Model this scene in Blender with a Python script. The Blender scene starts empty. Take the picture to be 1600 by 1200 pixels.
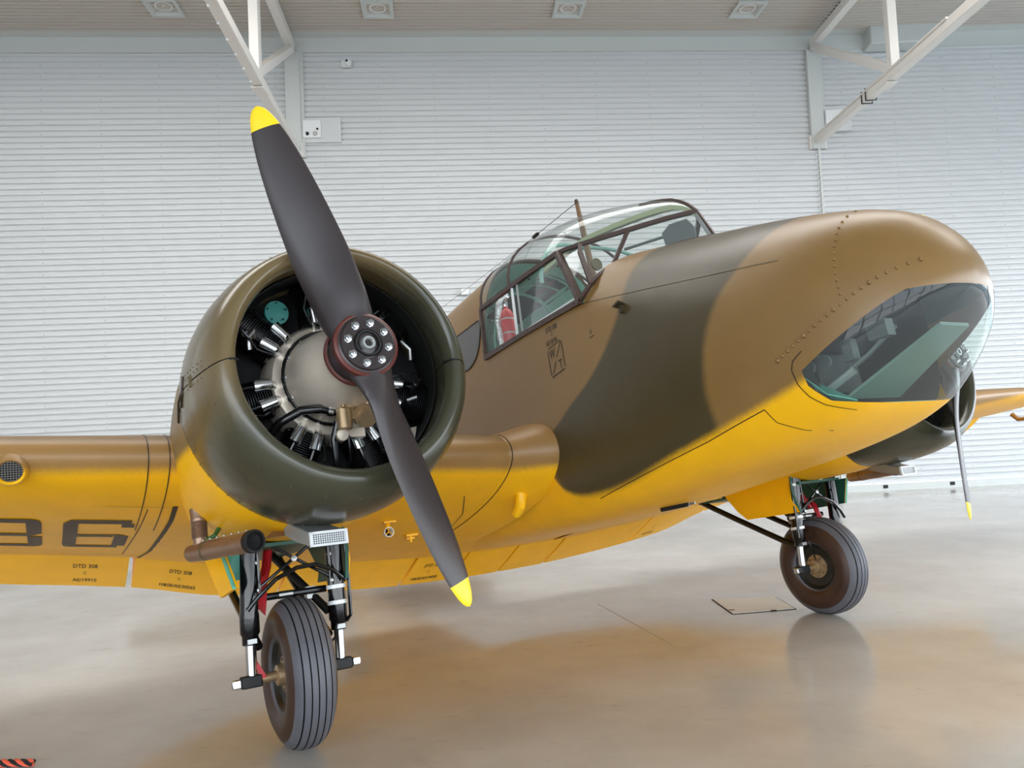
import bpy, bmesh, math, random
from mathutils import Vector, Matrix
random.seed(4)
PI = math.pi
sc = bpy.context.scene
COL = sc.collection

# ------------------------------------------------------------------ camera
PITCH, ROLL, EYE, FPX = 0.05433, 0.04721, 1.73022, 1217.8
_f = Vector((0, math.cos(PITCH), math.sin(PITCH))); _u = Vector((0, -math.sin(PITCH), math.cos(PITCH))); _r = Vector((1, 0, 0))
_c, _s = math.cos(ROLL), math.sin(ROLL)
_r2 = _r * _c - _u * _s; _u2 = _r * _s + _u * _c
cd = bpy.data.cameras.new('camera'); cam = bpy.data.objects.new('camera', cd); COL.objects.link(cam)
cam.matrix_world = Matrix(((_r2.x, _u2.x, -_f.x, 0), (_r2.y, _u2.y, -_f.y, 0), (_r2.z, _u2.z, -_f.z, EYE), (0, 0, 0, 1)))
cd.sensor_width = 36; cd.lens = FPX / 1600 * 36; cd.clip_end = 200; cd.clip_start = 0.05
sc.camera = cam
# ------------------------------------------------------------------ light
sc.view_settings.view_transform = 'Standard'; sc.view_settings.look = 'None'
sc.view_settings.gamma = 1; sc.view_settings.use_curve_mapping = False
sc.view_settings.exposure = 0.75
sc.cycles.use_denoising = True
sc.cycles.max_bounces = 10; sc.cycles.transparent_max_bounces = 24
w = bpy.data.worlds.new('sky'); sc.world = w; w.use_nodes = True
nt = w.node_tree; bg = nt.nodes['Background']
tc = nt.nodes.new('ShaderNodeTexCoord'); sp = nt.nodes.new('ShaderNodeSeparateXYZ'); rp = nt.nodes.new('ShaderNodeValToRGB')
nt.links.new(tc.outputs['Generated'], sp.inputs[0]); nt.links.new(sp.outputs[2], rp.inputs[0]); nt.links.new(rp.outputs[0], bg.inputs[0])
e = rp.color_ramp.elements
e[0].position = 0.0; e[0].color = (.95, 0.98, 1.0, 1); e[1].position = 0.6; e[1].color = (0.52, 0.74, 1.0, 1)
bg.inputs[1].default_value = 4.2


def area_light(name, loc, rot, sx, sy, power, col):
    l = bpy.data.lights.new(name, 'AREA'); l.shape = 'RECTANGLE'; l.size = sx; l.size_y = sy; l.energy = power; l.color = col
    o = bpy.data.objects.new(name, l); COL.objects.link(o); o.location = loc; o.rotation_euler = rot
    return o


# added fill lamp under the closed roof, brightens the wall and upper surfaces
ROOF_FILL = area_light('roof_fill', (1.0, 8.0, 9.75), (0, 0, 0), 26, 3, 900, (1.0, 0.98, 0.95))

# ------------------------------------------------------------------ aeroplane frame: x forward, y port, z up
YAW, ALPHA, RW = 0.54101, 0.21065, 0.41
F0 = Vector((math.sin(YAW), -math.cos(YAW), 0)); SB = Vector((-math.cos(YAW), -math.sin(YAW), 0)); Z0 = Vector((0, 0, 1))
FW = F0 * math.cos(ALPHA) + Z0 * math.sin(ALPHA); UP = Z0 * math.cos(ALPHA) - F0 * math.sin(ALPHA)
PT = -SB
ROT = Matrix(((FW.x, PT.x, UP.x), (FW.y, PT.y, UP.y), (FW.z, PT.z, UP.z)))
OFF = Vector((RW * FW.z, 0, RW * UP.z))
ES, EF, EU = 2.26553, 1.62566, 1.40011      # engine: lateral, hub front face, height


def P(F, S, U):
    return Vector((F, -S, U))


def W(F, S, U):                              # aeroplane frame -> world
    return Vector((0.65848, 5.64011, RW)) + FW * F + SB * S + UP * U


# ------------------------------------------------------------------ mesh helpers
class MB:
    def __init__(self):
        self.v = []; self.f = []; self.m = []
        self.mi = 0

    def add(self, vs, fs):
        b = len(self.v)
        self.v += [Vector(a) for a in vs]
        self.f += [tuple(b + i for i in q) for q in fs]
        self.m += [self.mi] * len(fs)
        return self

    def box(self, c, s, rot=None):
        c = Vector(c); vs = []
        for x in (-.5, .5):
            for y in (-.5, .5):
                for z in (-.5, .5):
                    q = Vector((x * s[0], y * s[1], z * s[2]))
                    vs.append(c + (rot @ q if rot else q))
        return self.add(vs, [(0, 1, 3, 2), (4, 6, 7, 5), (0, 4, 5, 1), (2, 3, 7, 6), (0, 2, 6, 4), (1, 5, 7, 3)])

    def beam(self, a, b, wd, ht, up=Vector((0, 0, 1)), over=0.0):
        a, b = Vector(a), Vector(b); d = (b - a).normalized()
        x = d.cross(up).normalized(); z = x.cross(d)
        rot = Matrix((x, d, z)).transposed()
        return self.box((a + b) / 2, (wd, (b - a).length + over, ht), rot)

    def tube(self, pts, r, n=10, cap=True, up=None):
        pts = [Vector(p) for p in pts]; k = len(pts)
        rr = r if isinstance(r, (list, tuple)) else [r] * k
        d0 = (pts[1] - pts[0]).normalized()
        ref = up or (Vector((0, 0, 1)) if abs(d0.z) < .9 else Vector((1, 0, 0)))
        x = d0.cross(ref).normalized(); vs = []
        for i, p in enumerate(pts):
            d = (pts[min(i + 1, k - 1)] - pts[max(i - 1, 0)]).normalized()
            x = (x - d * x.dot(d)).normalized(); y = d.cross(x)
            for j in range(n):
                t = 2 * PI * (j + .5) / n
                vs.append(p + (x * math.cos(t) + y * math.sin(t)) * rr[i])
        fs = [(i * n + j, i * n + (j + 1) % n, (i + 1) * n + (j + 1) % n, (i + 1) * n + j) for i in range(k - 1) for j in range(n)]
        if cap:
            fs += [tuple(range(n))[::-1], tuple(range((k - 1) * n, k * n))]
        return self.add(vs, fs)

    def lathe(self, prof, o, ax, n=32, closed=False):
        """prof: list of (distance along axis, radius)"""
        o, ax = Vector(o), Vector(ax).normalized()
        ref = Vector((0, 0, 1)) if abs(ax.z) < .9 else Vector((1, 0, 0))
        x = ax.cross(ref).normalized(); y = ax.cross(x); k = len(prof)
        vs = [o + ax * a + (x * math.cos(2 * PI * j / n) + y * math.sin(2 * PI * j / n)) * max(r, 1e-4) for a, r in prof for j in range(n)]
        rng = range(k) if closed else range(k - 1)
        return self.add(vs, [(i * n + j, i * n + (j + 1) % n, ((i + 1) % k) * n + (j + 1) % n, ((i + 1) % k) * n + j) for i in rng for j in range(n)])

    def loft(self, rings, closed=True, caps=False):
        n = len(rings[0]); vs = [p for r in rings for p in r]; fs = []
        for i in range(len(rings) - 1):
            for j in range(n if closed else n - 1):
                fs.append((i * n + j, i * n + (j + 1) % n, (i + 1) * n + (j + 1) % n, (i + 1) * n + j))
        if caps:
            fs += [tuple(range(n))[::-1], tuple(range((len(rings) - 1) * n, len(rings) * n))]
        return self.add(vs, fs)

    def ball(self, c, r, n=10, sc_=(1, 1, 1)):
        c = Vector(c); vs = []; m = n // 2
        for i in range(m + 1):
            a = PI * i / m
            for j in range(n):
                t = 2 * PI * j / n
                vs.append(c + Vector((r * sc_[0] * math.sin(a) * math.cos(t), r * sc_[1] * math.sin(a) * math.sin(t), r * sc_[2] * math.cos(a))))
        return self.add(vs, [(i * n + j, (i + 1) * n + j, (i + 1) * n + (j + 1) % n, i * n + (j + 1) % n) for i in range(m) for j in range(n)])

    def plate(self, poly, th):
        """polygon (list of points, planar) given a thickness vector"""
        n = len(poly); th = Vector(th)
        vs = [Vector(p) for p in poly] + [Vector(p) + th for p in poly]
        return self.add(vs, [tuple(range(n)), tuple(range(2 * n - 1, n - 1, -1))] + [(i, i + n, (i + 1) % n + n, (i + 1) % n) for i in range(n)])

    def build(self, name, mats, parent=None, loc=None, bevel=0, sharp=35, solid=0, fix=True):
        me = bpy.data.meshes.new(name)
        me.from_pydata([tuple(a) for a in self.v], [], self.f)
        if not isinstance(mats, (list, tuple)):
            mats = [mats]
        for m in mats:
            me.materials.append(m)
        if len(mats) > 1:
            me.polygons.foreach_set('material_index', self.m)
        if fix:
            bm = bmesh.new(); bm.from_mesh(me); bmesh.ops.remove_doubles(bm, verts=bm.verts, dist=1e-5)
            bmesh.ops.recalc_face_normals(bm, faces=bm.faces); bm.to_mesh(me); bm.free()
        me.polygons.foreach_set('use_smooth', [True] * len(me.polygons))
        me.set_sharp_from_angle(angle=math.radians(sharp))
        return link(name, me, parent, loc, bevel, solid)


def link(name, me, parent=None, loc=None, bevel=0, solid=0):
    o = bpy.data.objects.new(name, me); COL.objects.link(o)
    if parent is not None:
        o.parent = parent
    if loc is not None:
        o.location = loc
    if solid:
        s = o.modifiers.new('solid', 'SOLIDIFY'); s.thickness = solid; s.offset = -1
    if bevel:
        b = o.modifiers.new('bevel', 'BEVEL'); b.width = bevel; b.segments = 2; b.limit_method = 'ANGLE'
    return o


def tag(o, label, cat, group=None):
    o['label'] = label; o['category'] = cat
    if group:
        o['group'] = group
    return o


def struct(o):
    o['kind'] = 'structure'; return o


def stuff(o):
    o['kind'] = 'stuff'; return o


def empty(name, loc, rz=0):
    o = bpy.data.objects.new(name, None); COL.objects.link(o); o.location = loc; o.rotation_euler = (0, 0, rz); o.empty_display_size = .2
    return o


# ------------------------------------------------------------------ materials
def lin(c):
    return tuple((x / 255 / 12.92 if x / 255 <= .04045 else ((x / 255 + .055) / 1.055) ** 2.4) for x in c) + (1,)


def mat(name, rgb, rough=.5, metal=0, coat=0, spec=.5, bump=0, bscale=40, var=0, vscale=6):
    m = bpy.data.materials.new(name); m.use_nodes = True; n = m.node_tree; b = n.nodes['Principled BSDF']
    b.inputs['Base Color'].default_value = lin(rgb); b.inputs['Roughness'].default_value = rough
    b.inputs['Metallic'].default_value = metal; b.inputs['Coat Weight'].default_value = coat
    b.inputs['Specular IOR Level'].default_value = spec
    if bump or var:
        t = n.nodes.new('ShaderNodeTexCoord'); no = n.nodes.new('ShaderNodeTexNoise'); no.inputs['Scale'].default_value = bscale if bump else vscale
        no.inputs['Detail'].default_value = 5; n.links.new(t.outputs['Object'], no.inputs['Vector'])
        if bump:
            bp = n.nodes.new('ShaderNodeBump'); bp.inputs['Strength'].default_value = bump; bp.inputs['Distance'].default_value = .01
            n.links.new(no.outputs[0], bp.inputs['Height']); n.links.new(bp.outputs[0], b.inputs['Normal'])
        if var:
            no2 = n.nodes.new('ShaderNodeTexNoise'); no2.inputs['Scale'].default_value = vscale; no2.inputs['Detail'].default_value = 6
            n.links.new(t.outputs['Object'], no2.inputs['Vector'])
            mx = n.nodes.new('ShaderNodeMix'); mx.data_type = 'RGBA'; mx.blend_type = 'MULTIPLY'; mx.inputs[0].default_value = 1
            cr = n.nodes.new('ShaderNodeValToRGB'); cr.color_ramp.elements[0].position = .3; cr.color_ramp.elements[1].position = .7
            cr.color_ramp.elements[0].color = (1 - var,) * 3 + (1,); cr.color_ramp.elements[1].color = (1, 1, 1, 1)
            n.links.new(no2.outputs[0], cr.inputs[0]); mx.inputs[6].default_value = lin(rgb); n.links.new(cr.outputs[0], mx.inputs[7])
            n.links.new(mx.outputs[2], b.inputs['Base Color'])
    return m


def glass_mat(name, tint, rough=0.02, opacity=.06, ior=1.5):
    m = bpy.data.materials.new(name); m.use_nodes = True; n = m.node_tree; n.nodes.clear()
    o = n.nodes.new('ShaderNodeOutputMaterial'); t = n.nodes.new('ShaderNodeBsdfTransparent'); g = n.nodes.new('ShaderNodeBsdfGlossy')
    d = n.nodes.new('ShaderNodeBsdfDiffuse'); fr = n.nodes.new('ShaderNodeFresnel'); mx = n.nodes.new('ShaderNodeMixShader'); m2 = n.nodes.new('ShaderNodeMixShader')
    t.inputs[0].default_value = tint + (1,); g.inputs['Roughness'].default_value = rough; fr.inputs[0].default_value = 1.5
    d.inputs[0].default_value = (.8, .85, .85, 1); m2.inputs[0].default_value = opacity
    ge = n.nodes.new('ShaderNodeNewGeometry'); mm = n.nodes.new('ShaderNodeMath'); mm.operation = 'MULTIPLY_ADD'; mm.inputs[1].default_value = 1 / ior - ior; mm.inputs[2].default_value = ior
    n.links.new(ge.outputs['Backfacing'], mm.inputs[0]); n.links.new(mm.outputs[0], fr.inputs[0])     # the same sheet from either side
    n.links.new(t.outputs[0], m2.inputs[1]); n.links.new(d.outputs[0], m2.inputs[2])
    n.links.new(fr.outputs[0], mx.inputs[0]); n.links.new(m2.outputs[0], mx.inputs[1]); n.links.new(g.outputs[0], mx.inputs[2]); n.links.new(mx.outputs[0], o.inputs[0])
    return m


YELLOW, BROWN, GREEN = (250, 186, 2), (130, 99, 54), (70, 60, 37)


class Nodes:
    """small helper for paint patterns written in aeroplane coordinates"""
    def __init__(self, name, rough=.4, coat=.0):
        self.m = bpy.data.materials.new(name); self.m.use_nodes = True; self.n = self.m.node_tree; self.b = self.n.nodes['Principled BSDF']
        self.b.inputs['Roughness'].default_value = rough; self.b.inputs['Coat Weight'].default_value = coat; self.b.inputs['Coat Roughness'].default_value = .2
        self.tc = self.n.nodes.new('ShaderNodeTexCoord'); s = self.n.nodes.new('ShaderNodeSeparateXYZ')
        self.n.links.new(self.tc.outputs['Object'], s.inputs[0])
        self.F, self.Y, self.U = s.outputs
        no = self.n.nodes.new('ShaderNodeTexNoise'); no.inputs['Scale'].default_value = 45; no.inputs['Detail'].default_value = 3
        self.n.links.new(self.tc.outputs['Object'], no.inputs['Vector']); self.noise = no.outputs[0]

    def put(self, sock, v):
        if isinstance(v, (int, float)):
            sock.default_value = v
        else:
            self.n.links.new(v, sock)

    def math(self, op, a, b=0.0, c=None):
        x = self.n.nodes.new('ShaderNodeMath'); x.operation = op; self.put(x.inputs[0], a); self.put(x.inputs[1], b)
        if c is not None:
            self.put(x.inputs[2], c)
        return x.outputs[0]

    def curve(self, v, lo, hi, pts, vmin, vmax):
        """piecewise smooth function of v through pts"""
        t = self.math('DIVIDE', self.math('SUBTRACT', v, lo), hi - lo)
        c = self.n.nodes.new('ShaderNodeFloatCurve'); cv = c.mapping.curves[0]
        pp = [((a - lo) / (hi - lo), (b - vmin) / (vmax - vmin)) for a, b in pts]
        cv.points[0].location = pp[0]; cv.points[1].location = pp[-1]
        for q in pp[1:-1]:
            cv.points.new(*q)
        c.mapping.update(); self.put(c.inputs['Value'], t)
        return self.math('MULTIPLY_ADD', c.outputs[0], vmax - vmin, vmin)

    def soft(self, d, wdt):
        """0..1 across d = -w..w with a sprayed, slightly grainy edge"""
        d = self.math('ADD', d, self.math('MULTIPLY', self.math('SUBTRACT', self.noise, .5), wdt * .45))
        r = self.n.nodes.new('ShaderNodeMapRange'); r.interpolation_type = 'SMOOTHSTEP'; self.put(r.inputs[0], d)
        r.inputs[1].default_value = -wdt; r.inputs[2].default_value = wdt; r.inputs[3].default_value = 0; r.inputs[4].default_value = 1
        return r.outputs[0]

    def mix(self, fac, a, b):
        x = self.n.nodes.new('ShaderNodeMix'); x.data_type = 'RGBA'; self.put(x.inputs[0], fac)
        for i, c in ((6, a), (7, b)):
            if isinstance(c, tuple):
                x.inputs[i].default_value = lin(c)
            else:
                self.n.links.new(c, x.inputs[i])
        return x.outputs[2]

    def done(self, col):
        # faint uneven weathering of the paint and a soft ripple of the skin
        no = self.n.nodes.new('ShaderNodeTexNoise'); no.inputs['Scale'].default_value = 5; no.inputs['Detail'].default_value = 7
        self.n.links.new(self.tc.outputs['Object'], no.inputs['Vector'])
        x = self.n.nodes.new('ShaderNodeHueSaturation'); self.n.links.new(col, x.inputs['Color'])
        self.put(x.inputs['Value'], self.math('MULTIPLY_ADD', no.outputs[0], .22, .89))
        self.n.links.new(x.outputs[0], self.b.inputs['Base Color'])
        n2 = self.n.nodes.new('ShaderNodeTexNoise'); n2.inputs['Scale'].default_value = 3.5; n2.inputs['Detail'].default_value = 2
        self.n.links.new(self.tc.outputs['Object'], n2.inputs['Vector'])
        bp = self.n.nodes.new('ShaderNodeBump'); bp.inputs['Strength'].default_value = .12; bp.inputs['Distance'].default_value = .05
        self.n.links.new(n2.outputs[0], bp.inputs['Height']); self.n.links.new(bp.outputs[0], self.b.inputs['Normal'])
        return self.m


# fuselage: brown and green above a sprayed edge, yellow below
k = Nodes('fuselage_camouflage_paint', .36)
yb = k.curve(k.F, -8, 3.2, [(-8, 1.3), (-2.5, 1.0), (.2, 1.03), (.38, .98), (.5, .80), (.75, .735), (1.6, .83), (2.25, .945), (2.6, 1.03), (3.2, 1.15)], 0, 2)
yel = k.soft(k.math('SUBTRACT', yb, k.U), .03)
fl = k.curve(k.U, .4, 2.4, [(.4, .55), (.75, .52), (.9, .46), (1.14, .47), (1.26, .68), (1.44, 1.07), (1.67, 1.33), (1.9, 1.42), (2.4, 1.6)], 0, 3)
fr = k.curve(k.U, .4, 2.4, [(.4, 1.75), (.9, 1.89), (1.12, 1.90), (1.42, 2.01), (1.7, 2.27), (1.95, 2.5), (2.4, 2.6)], 0, 3)
gr = k.math('MULTIPLY', k.soft(k.math('SUBTRACT', k.F, fl), .035), k.soft(k.math('SUBTRACT', fr, k.F), .035))
m_fus = k.done(k.mix(yel, k.mix(gr, BROWN, GREEN), YELLOW))
# wing leading edge
k = Nodes('wing_paint', .42)
ub = k.math('MAXIMUM', k.math('MULTIPLY_ADD', k.math('ABSOLUTE', k.Y), .07, .925), k.math('MULTIPLY_ADD', k.math('ABSOLUTE', k.Y), .10, .80))
m_wing = k.done(k.mix(k.soft(k.math('SUBTRACT', ub, k.U), .03), (150, 112, 62), YELLOW))
k = Nodes('wing_upper_paint', .42); m_wtop = k.done(k.mix(0.0, BROWN, GREEN))
k = Nodes('yellow_paint', .42); m_yel = k.done(k.mix(0.0, YELLOW, BROWN))
# cowlings: brown outboard and above, dark green elsewhere
k = Nodes('cowling_paint', .24)
dv = k.math('ADD', k.math('MULTIPLY', k.math('SUBTRACT', k.math('ABSOLUTE', k.Y), ES), .75), k.math('SUBTRACT', k.U, EU + .22))
m_cowl = k.done(k.mix(k.soft(dv, .22), (64, 63, 48), (108, 92, 62)))
# nacelle
k = Nodes('nacelle_paint', .42)
m_nac = k.done(k.mix(k.soft(k.math('SUBTRACT', 1.16, k.U), .03), (130, 104, 62), YELLOW))

M = dict(
    black=mat('gloss_black_enamel', (14, 14, 16), .16), matt=mat('matt_black', (13, 13, 13), .6), chrome=mat('polished_steel', (196, 198, 200), .2, 1),
    steel=mat('dull_steel', (150, 150, 148), .35, 1), silver=mat('silver_cast_alloy', (222, 208, 190), .36, .45, var=.15), tyre=mat('tyre_rubber', (92, 92, 98), .5, var=.2, vscale=9),
    wall_rubber=mat('bounce_tinted_sidewall', (64, 42, 32), .42, var=.3, vscale=7), groove=mat('tyre_groove', (10, 10, 11), .8), hub=mat('wheel_disc_paint', (24, 24, 22), .4),  # sidewall brown: warm bounce from the floor painted into the rubber
    brass=mat('aged_brass', (168, 142, 108), .36, .6), teal=mat('teal_primer', (96, 182, 164), .45), disc=mat('dark_teal_disc', (30, 124, 116), .4), hoop=mat('pale_teal_tube', (120, 166, 152), .45), tealdark=mat('shaded_teal_primer', (30, 82, 66), .45),  # tealdark: the teal primer with shade put into the colour, for inner faces
    red=mat('red_enamel', (176, 14, 24), .35), redbrown=mat('red_brown_hub_paint', (92, 40, 32), .42), prop=mat('propeller_paint', (54, 47, 48), .36, bump=.02, bscale=90),
    proptip=mat('propeller_tip_yellow', (250, 214, 30), .4), plate=mat('hub_plate', (58, 50, 50), .3, .3), fin=mat('black_cylinder_fins', (17, 17, 17), .4),
    exhaust=mat('heat_stained_exhaust', (160, 132, 112), .38, .7, var=.25, vscale=8), frame=mat('dark_brown_canopy_frame', (70, 52, 46), .4), rivet=mat('dark_rivet', (46, 34, 22), .5),
    interior=mat('dark_interior', (24, 30, 28), .6), grey=mat('instrument_grey', (84, 90, 88), .5), dkpanel=mat('dark_hatch', (46, 40, 36), .5), stencil=mat('stencil_black', (34, 28, 22), .55),
    stencilred=mat('faded_red_lettering', (150, 66, 56), .6), mint=mat('lit_teal_primer', (150, 205, 184), .45), wallp=mat('wall_sheet_paint', (206, 208, 209), .4), ceilp=mat('ceiling_sheet_paint', (196, 188, 178), .5),  # mint: the teal primer lightened to carry the light inside the cabin
    trim=mat('white_trim_paint', (200, 203, 200), .4), beam=mat('white_beam_paint', (226, 222, 216), .4), white=mat('white_plastic', (226, 228, 228), .35), hole=mat('speaker_hole', (8, 8, 9), .6),
    lampglass=mat('lamp_lens', (190, 196, 196), .12, .7), hatch=mat('hatch_plate', (214, 211, 203), .35), joint=mat('dark_joint', (40, 36, 32), .8), ropeo=mat('orange_rope', (226, 96, 66), .8), ropeb=mat('black_rope', (24, 22, 24), .8),
    extred=mat('fire_extinguisher_red', (196, 44, 50), .3), foil=mat('crinkled_foil', (215, 215, 215), .25, .9, bump=.8, bscale=60), oliv=mat('olive_paint', (96, 84, 54), .4), mesh_g=mat('grille_metal', (170, 172, 170), .4, .6),
    deep=mat('black_and_cavity_shade', (9, 9, 9), .8), mast=mat('brown_mast', (120, 92, 64), .45), wire=mat('dark_wire', (50, 48, 46), .5))  # deep: black baffle and liner, also shade painted into holes and gaps
GLASS = glass_mat('canopy_perspex', (.93, .96, .95)); NGLASS = glass_mat('nose_perspex', (.84, .91, .88), .03, .06, 1.33); WGLASS = mat('cabin_window_grey', (84, 84, 82), .2)

# floor: polished concrete
fm = bpy.data.materials.new('polished_concrete'); fm.use_nodes = True; n = fm.node_tree; b = n.nodes['Principled BSDF']
t = n.nodes.new('ShaderNodeTexCoord')


def nz(scale, detail, rough=.5, stretch=None):
    x = n.nodes.new('ShaderNodeTexNoise'); x.inputs['Scale'].default_value = scale; x.inputs['Detail'].default_value = detail; x.inputs['Roughness'].default_value = rough
    if stretch:
        mp = n.nodes.new('ShaderNodeMapping'); mp.inputs['Scale'].default_value = stretch; n.links.new(t.outputs['Object'], mp.inputs[0]); n.links.new(mp.outputs[0], x.inputs['Vector'])
    else:
        n.links.new(t.outputs['Object'], x.inputs['Vector'])
    return x.outputs[0]


cr = n.nodes.new('ShaderNodeValToRGB'); cr.color_ramp.elements[0].position = .32; cr.color_ramp.elements[1].position = .72
cr.color_ramp.elements[0].color = lin((166, 158, 147)); cr.color_ramp.elements[1].color = lin((196, 190, 181))
n.links.new(nz(.55, 8, .6), cr.inputs[0])
c2 = n.nodes.new('ShaderNodeValToRGB'); c2.color_ramp.elements[0].position = .30; c2.color_ramp.elements[1].position = .42
c2.color_ramp.elements[0].color = (.8, .78, .74, 1); c2.color_ramp.elements[1].color = (1, 1, 1, 1); n.links.new(nz(3.2, 9, .7, (1, 2.2, 1)), c2.inputs[0])
mx = n.nodes.new('ShaderNodeMix'); mx.data_type = 'RGBA'; mx.blend_type = 'MULTIPLY'; mx.inputs[0].default_value = .7
c3 = n.nodes.new('ShaderNodeValToRGB'); c3.color_ramp.elements[0].position = .66; c3.color_ramp.elements[1].position = .72
c3.color_ramp.elements[0].color = (1, 1, 1, 1); c3.color_ramp.elements[1].color = (.62, .60, .57, 1); n.links.new(nz(5.5, 10, .75, (1, 1.6, 1)), c3.inputs[0])
m3 = n.nodes.new('ShaderNodeMix'); m3.data_type = 'RGBA'; m3.blend_type = 'MULTIPLY'; m3.inputs[0].default_value = .8
n.links.new(cr.outputs[0], mx.inputs[6]); n.links.new(c2.outputs[0], mx.inputs[7]); n.links.new(mx.outputs[2], m3.inputs[6]); n.links.new(c3.outputs[0], m3.inputs[7]); n.links.new(m3.outputs[2], b.inputs['Base Color'])
mr = n.nodes.new('ShaderNodeMapRange'); mr.inputs[3].default_value = .08; mr.inputs[4].default_value = .20; n.links.new(nz(1.3, 6), mr.inputs[0]); n.links.new(mr.outputs[0], b.inputs['Roughness'])
b.inputs['Specular IOR Level'].default_value = .6
M['floor'] = fm

# ================================================================== the hall
B = [(-16.5, 14.42), (-4.2, 15.63), (6.85, 16.61), (18.0, 16.98)]     # feet of the wall bays
ZT, ZC = 9.59, 9.90
mb = MB(); mb.add([(-17, -14, 0), (18.5, -14, 0), (18.5, 17.4, 0), (-17, 17.4, 0)], [(0, 1, 2, 3)]); struct(mb.build('floor', M['floor']))
mb = MB(); mb.add([(-60, -90, -.03), (60, -90, -.03), (60, -14.01, -.03), (-60, -14.01, -.03)], [(0, 1, 2, 3)]); struct(mb.build('floor_apron', mat('pale_apron_concrete', (168, 166, 160), .8)))


def corrugated(a, b, z0, z1, pitch, depth, along=True):
    """horizontal ribs between two wall feet"""
    a = Vector((a[0], a[1], 0)); b = Vector((b[0], b[1], 0)); d = (b - a).normalized(); nrm = Vector((d.y, -d.x, 0))
    prof = []; z = z0
    while z < z1 - 1e-4:
        for q, o in ((0, 0), (.50, 0), (.68, -depth), (.82, -depth)):
            zz = z + q * pitch
            if zz <= z1:
                prof.append((zz, o))
        z += pitch
    prof.append((z1, 0))
    m = MB(); vs = []
    for zz, o in prof:
        vs += [a + nrm * o + Vector((0, 0, zz)), b + nrm * o + Vector((0, 0, zz))]
    m.add(vs, [(2 * i, 2 * i + 1, 2 * i + 3, 2 * i + 2) for i in range(len(prof) - 1)])
    return m


for i, nm in enumerate(('wall_left', 'wall_back', 'wall_right')):
    a, b_ = B[i], B[i + 1]
    wl = struct(corrugated(a, b_, 0.16, ZT, .1175, .036).build(nm, M['wallp'], sharp=20))
    A_, B_ = Vector((*a, 0)), Vector((*b_, 0)); d = (B_ - A_).normalized(); nr = Vector((d.y, -d.x, 0)); L = (B_ - A_).length
    sb = MB(); rr = Matrix((d, nr, Vector((0, 0, 1)))).transposed()
    x = .6
    while x < L - .3:
        for r in range(2, 80, 2):
            sb.box(A_ + d * x + nr * .004 + Vector((0, 0, .16 + r * .1175 + .03)), (.014, .008, .014), rr)
        x += 1.14
    stuff(sb.build('sheet_screw', M['steel'], wl))
    fm_ = MB().add([A_ + nr * .06 + Vector((0, 0, ZT)), B_ + nr * .06 + Vector((0, 0, ZT)), B_ + nr * .06 + Vector((0, 0, ZC)), A_ + nr * .06 + Vector((0, 0, ZC)),
                    A_ - nr * .05 + Vector((0, 0, ZT)), B_ - nr * .05 + Vector((0, 0, ZT)), A_ + nr * .30 + Vector((0, 0, ZC)), B_ + nr * .30 + Vector((0, 0, ZC))],
                   [(0, 1, 2, 3), (4, 5, 1, 0), (3, 2, 7, 6)])
    struct(fm_.build('trim_%d' % (i + 1), M['trim'], fix=False))
    sk = MB().beam(A_ + nr * .03 + Vector((0, 0, .075)), B_ + nr * .03 + Vector((0, 0, .075)), .07, .15)
    struct(sk.build('baseboard_' + nm.split('_')[1], M['trim']))
    # ceiling deck of the same bay, ribs parallel to the wall
    cm = MB(); vs = []; q = .30; prof = []
    while q < 14.5:
        prof += [(q, 0), (q + .06, 0), (q + .075, .035), (q + .105, .035)]; q += .12
    for q, o in prof:
        ex = q * .12
        vs += [A_ - d * (0 if i == 0 else 0) + nr * q + Vector((0, 0, ZC + o)), B_ + nr * q + Vector((0, 0, ZC + o))]
    cm.add(vs, [(2 * j, 2 * j + 1, 2 * j + 3, 2 * j + 2) for j in range(len(prof) - 1)])
    struct(cm.build('ceiling' if i == 1 else 'ceiling_' + nm.split('_')[1], M['ceilp'], sharp=20))
# roof above, so no sky leaks through the joints of the decks; closed west wall
mb = MB().box((.75, 1.7, ZC + .25), (36, 32, .2)); struct(mb.build('ceiling_roof', M['ceilp']))
for nm, x in (('wall_west', -17.1),):
    struct(MB().box((x, 1.6, 5), (.2, 31.6, 10.2)).build(nm, M['wallp']))
fr_ = MB()  # unseen east side, left open below the header to let sky light in
for y in (-13.8, -6, 2, 10, 17):
    fr_.box((18.6, y, 3.2), (.4, .45, 6.4))
fr_.box((18.6, 1.6, 8.2), (.3, 31.6, 3.6))
struct(fr_.build('wall_east', M['wallp']))
struct(MB().add([(18.5, -90, -.03), (90, -90, -.03), (90, 90, -.03), (18.5, 90, -.03)], [(0, 1, 2, 3)]).build('floor_yard', bpy.data.materials['pale_apron_concrete']))
# hangar front behind the photographer: tall glazed doors between posts
fr_ = MB()
for x in (-17, -11, -5, 1, 7, 13, 18.5):
    fr_.box((x, -14, 4.2), (.45, .4, 8.4))
fr_.box((.75, -14, 9.15), (36, .4, 1.6)); fr_.box((.75, -14, 4.4), (36, .25, .28)); fr_.box((.75, -14, .2), (36, .25, .4))
struct(fr_.build('wall_front', mat('door_frame_grey', (120, 124, 128), .5)))

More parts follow.
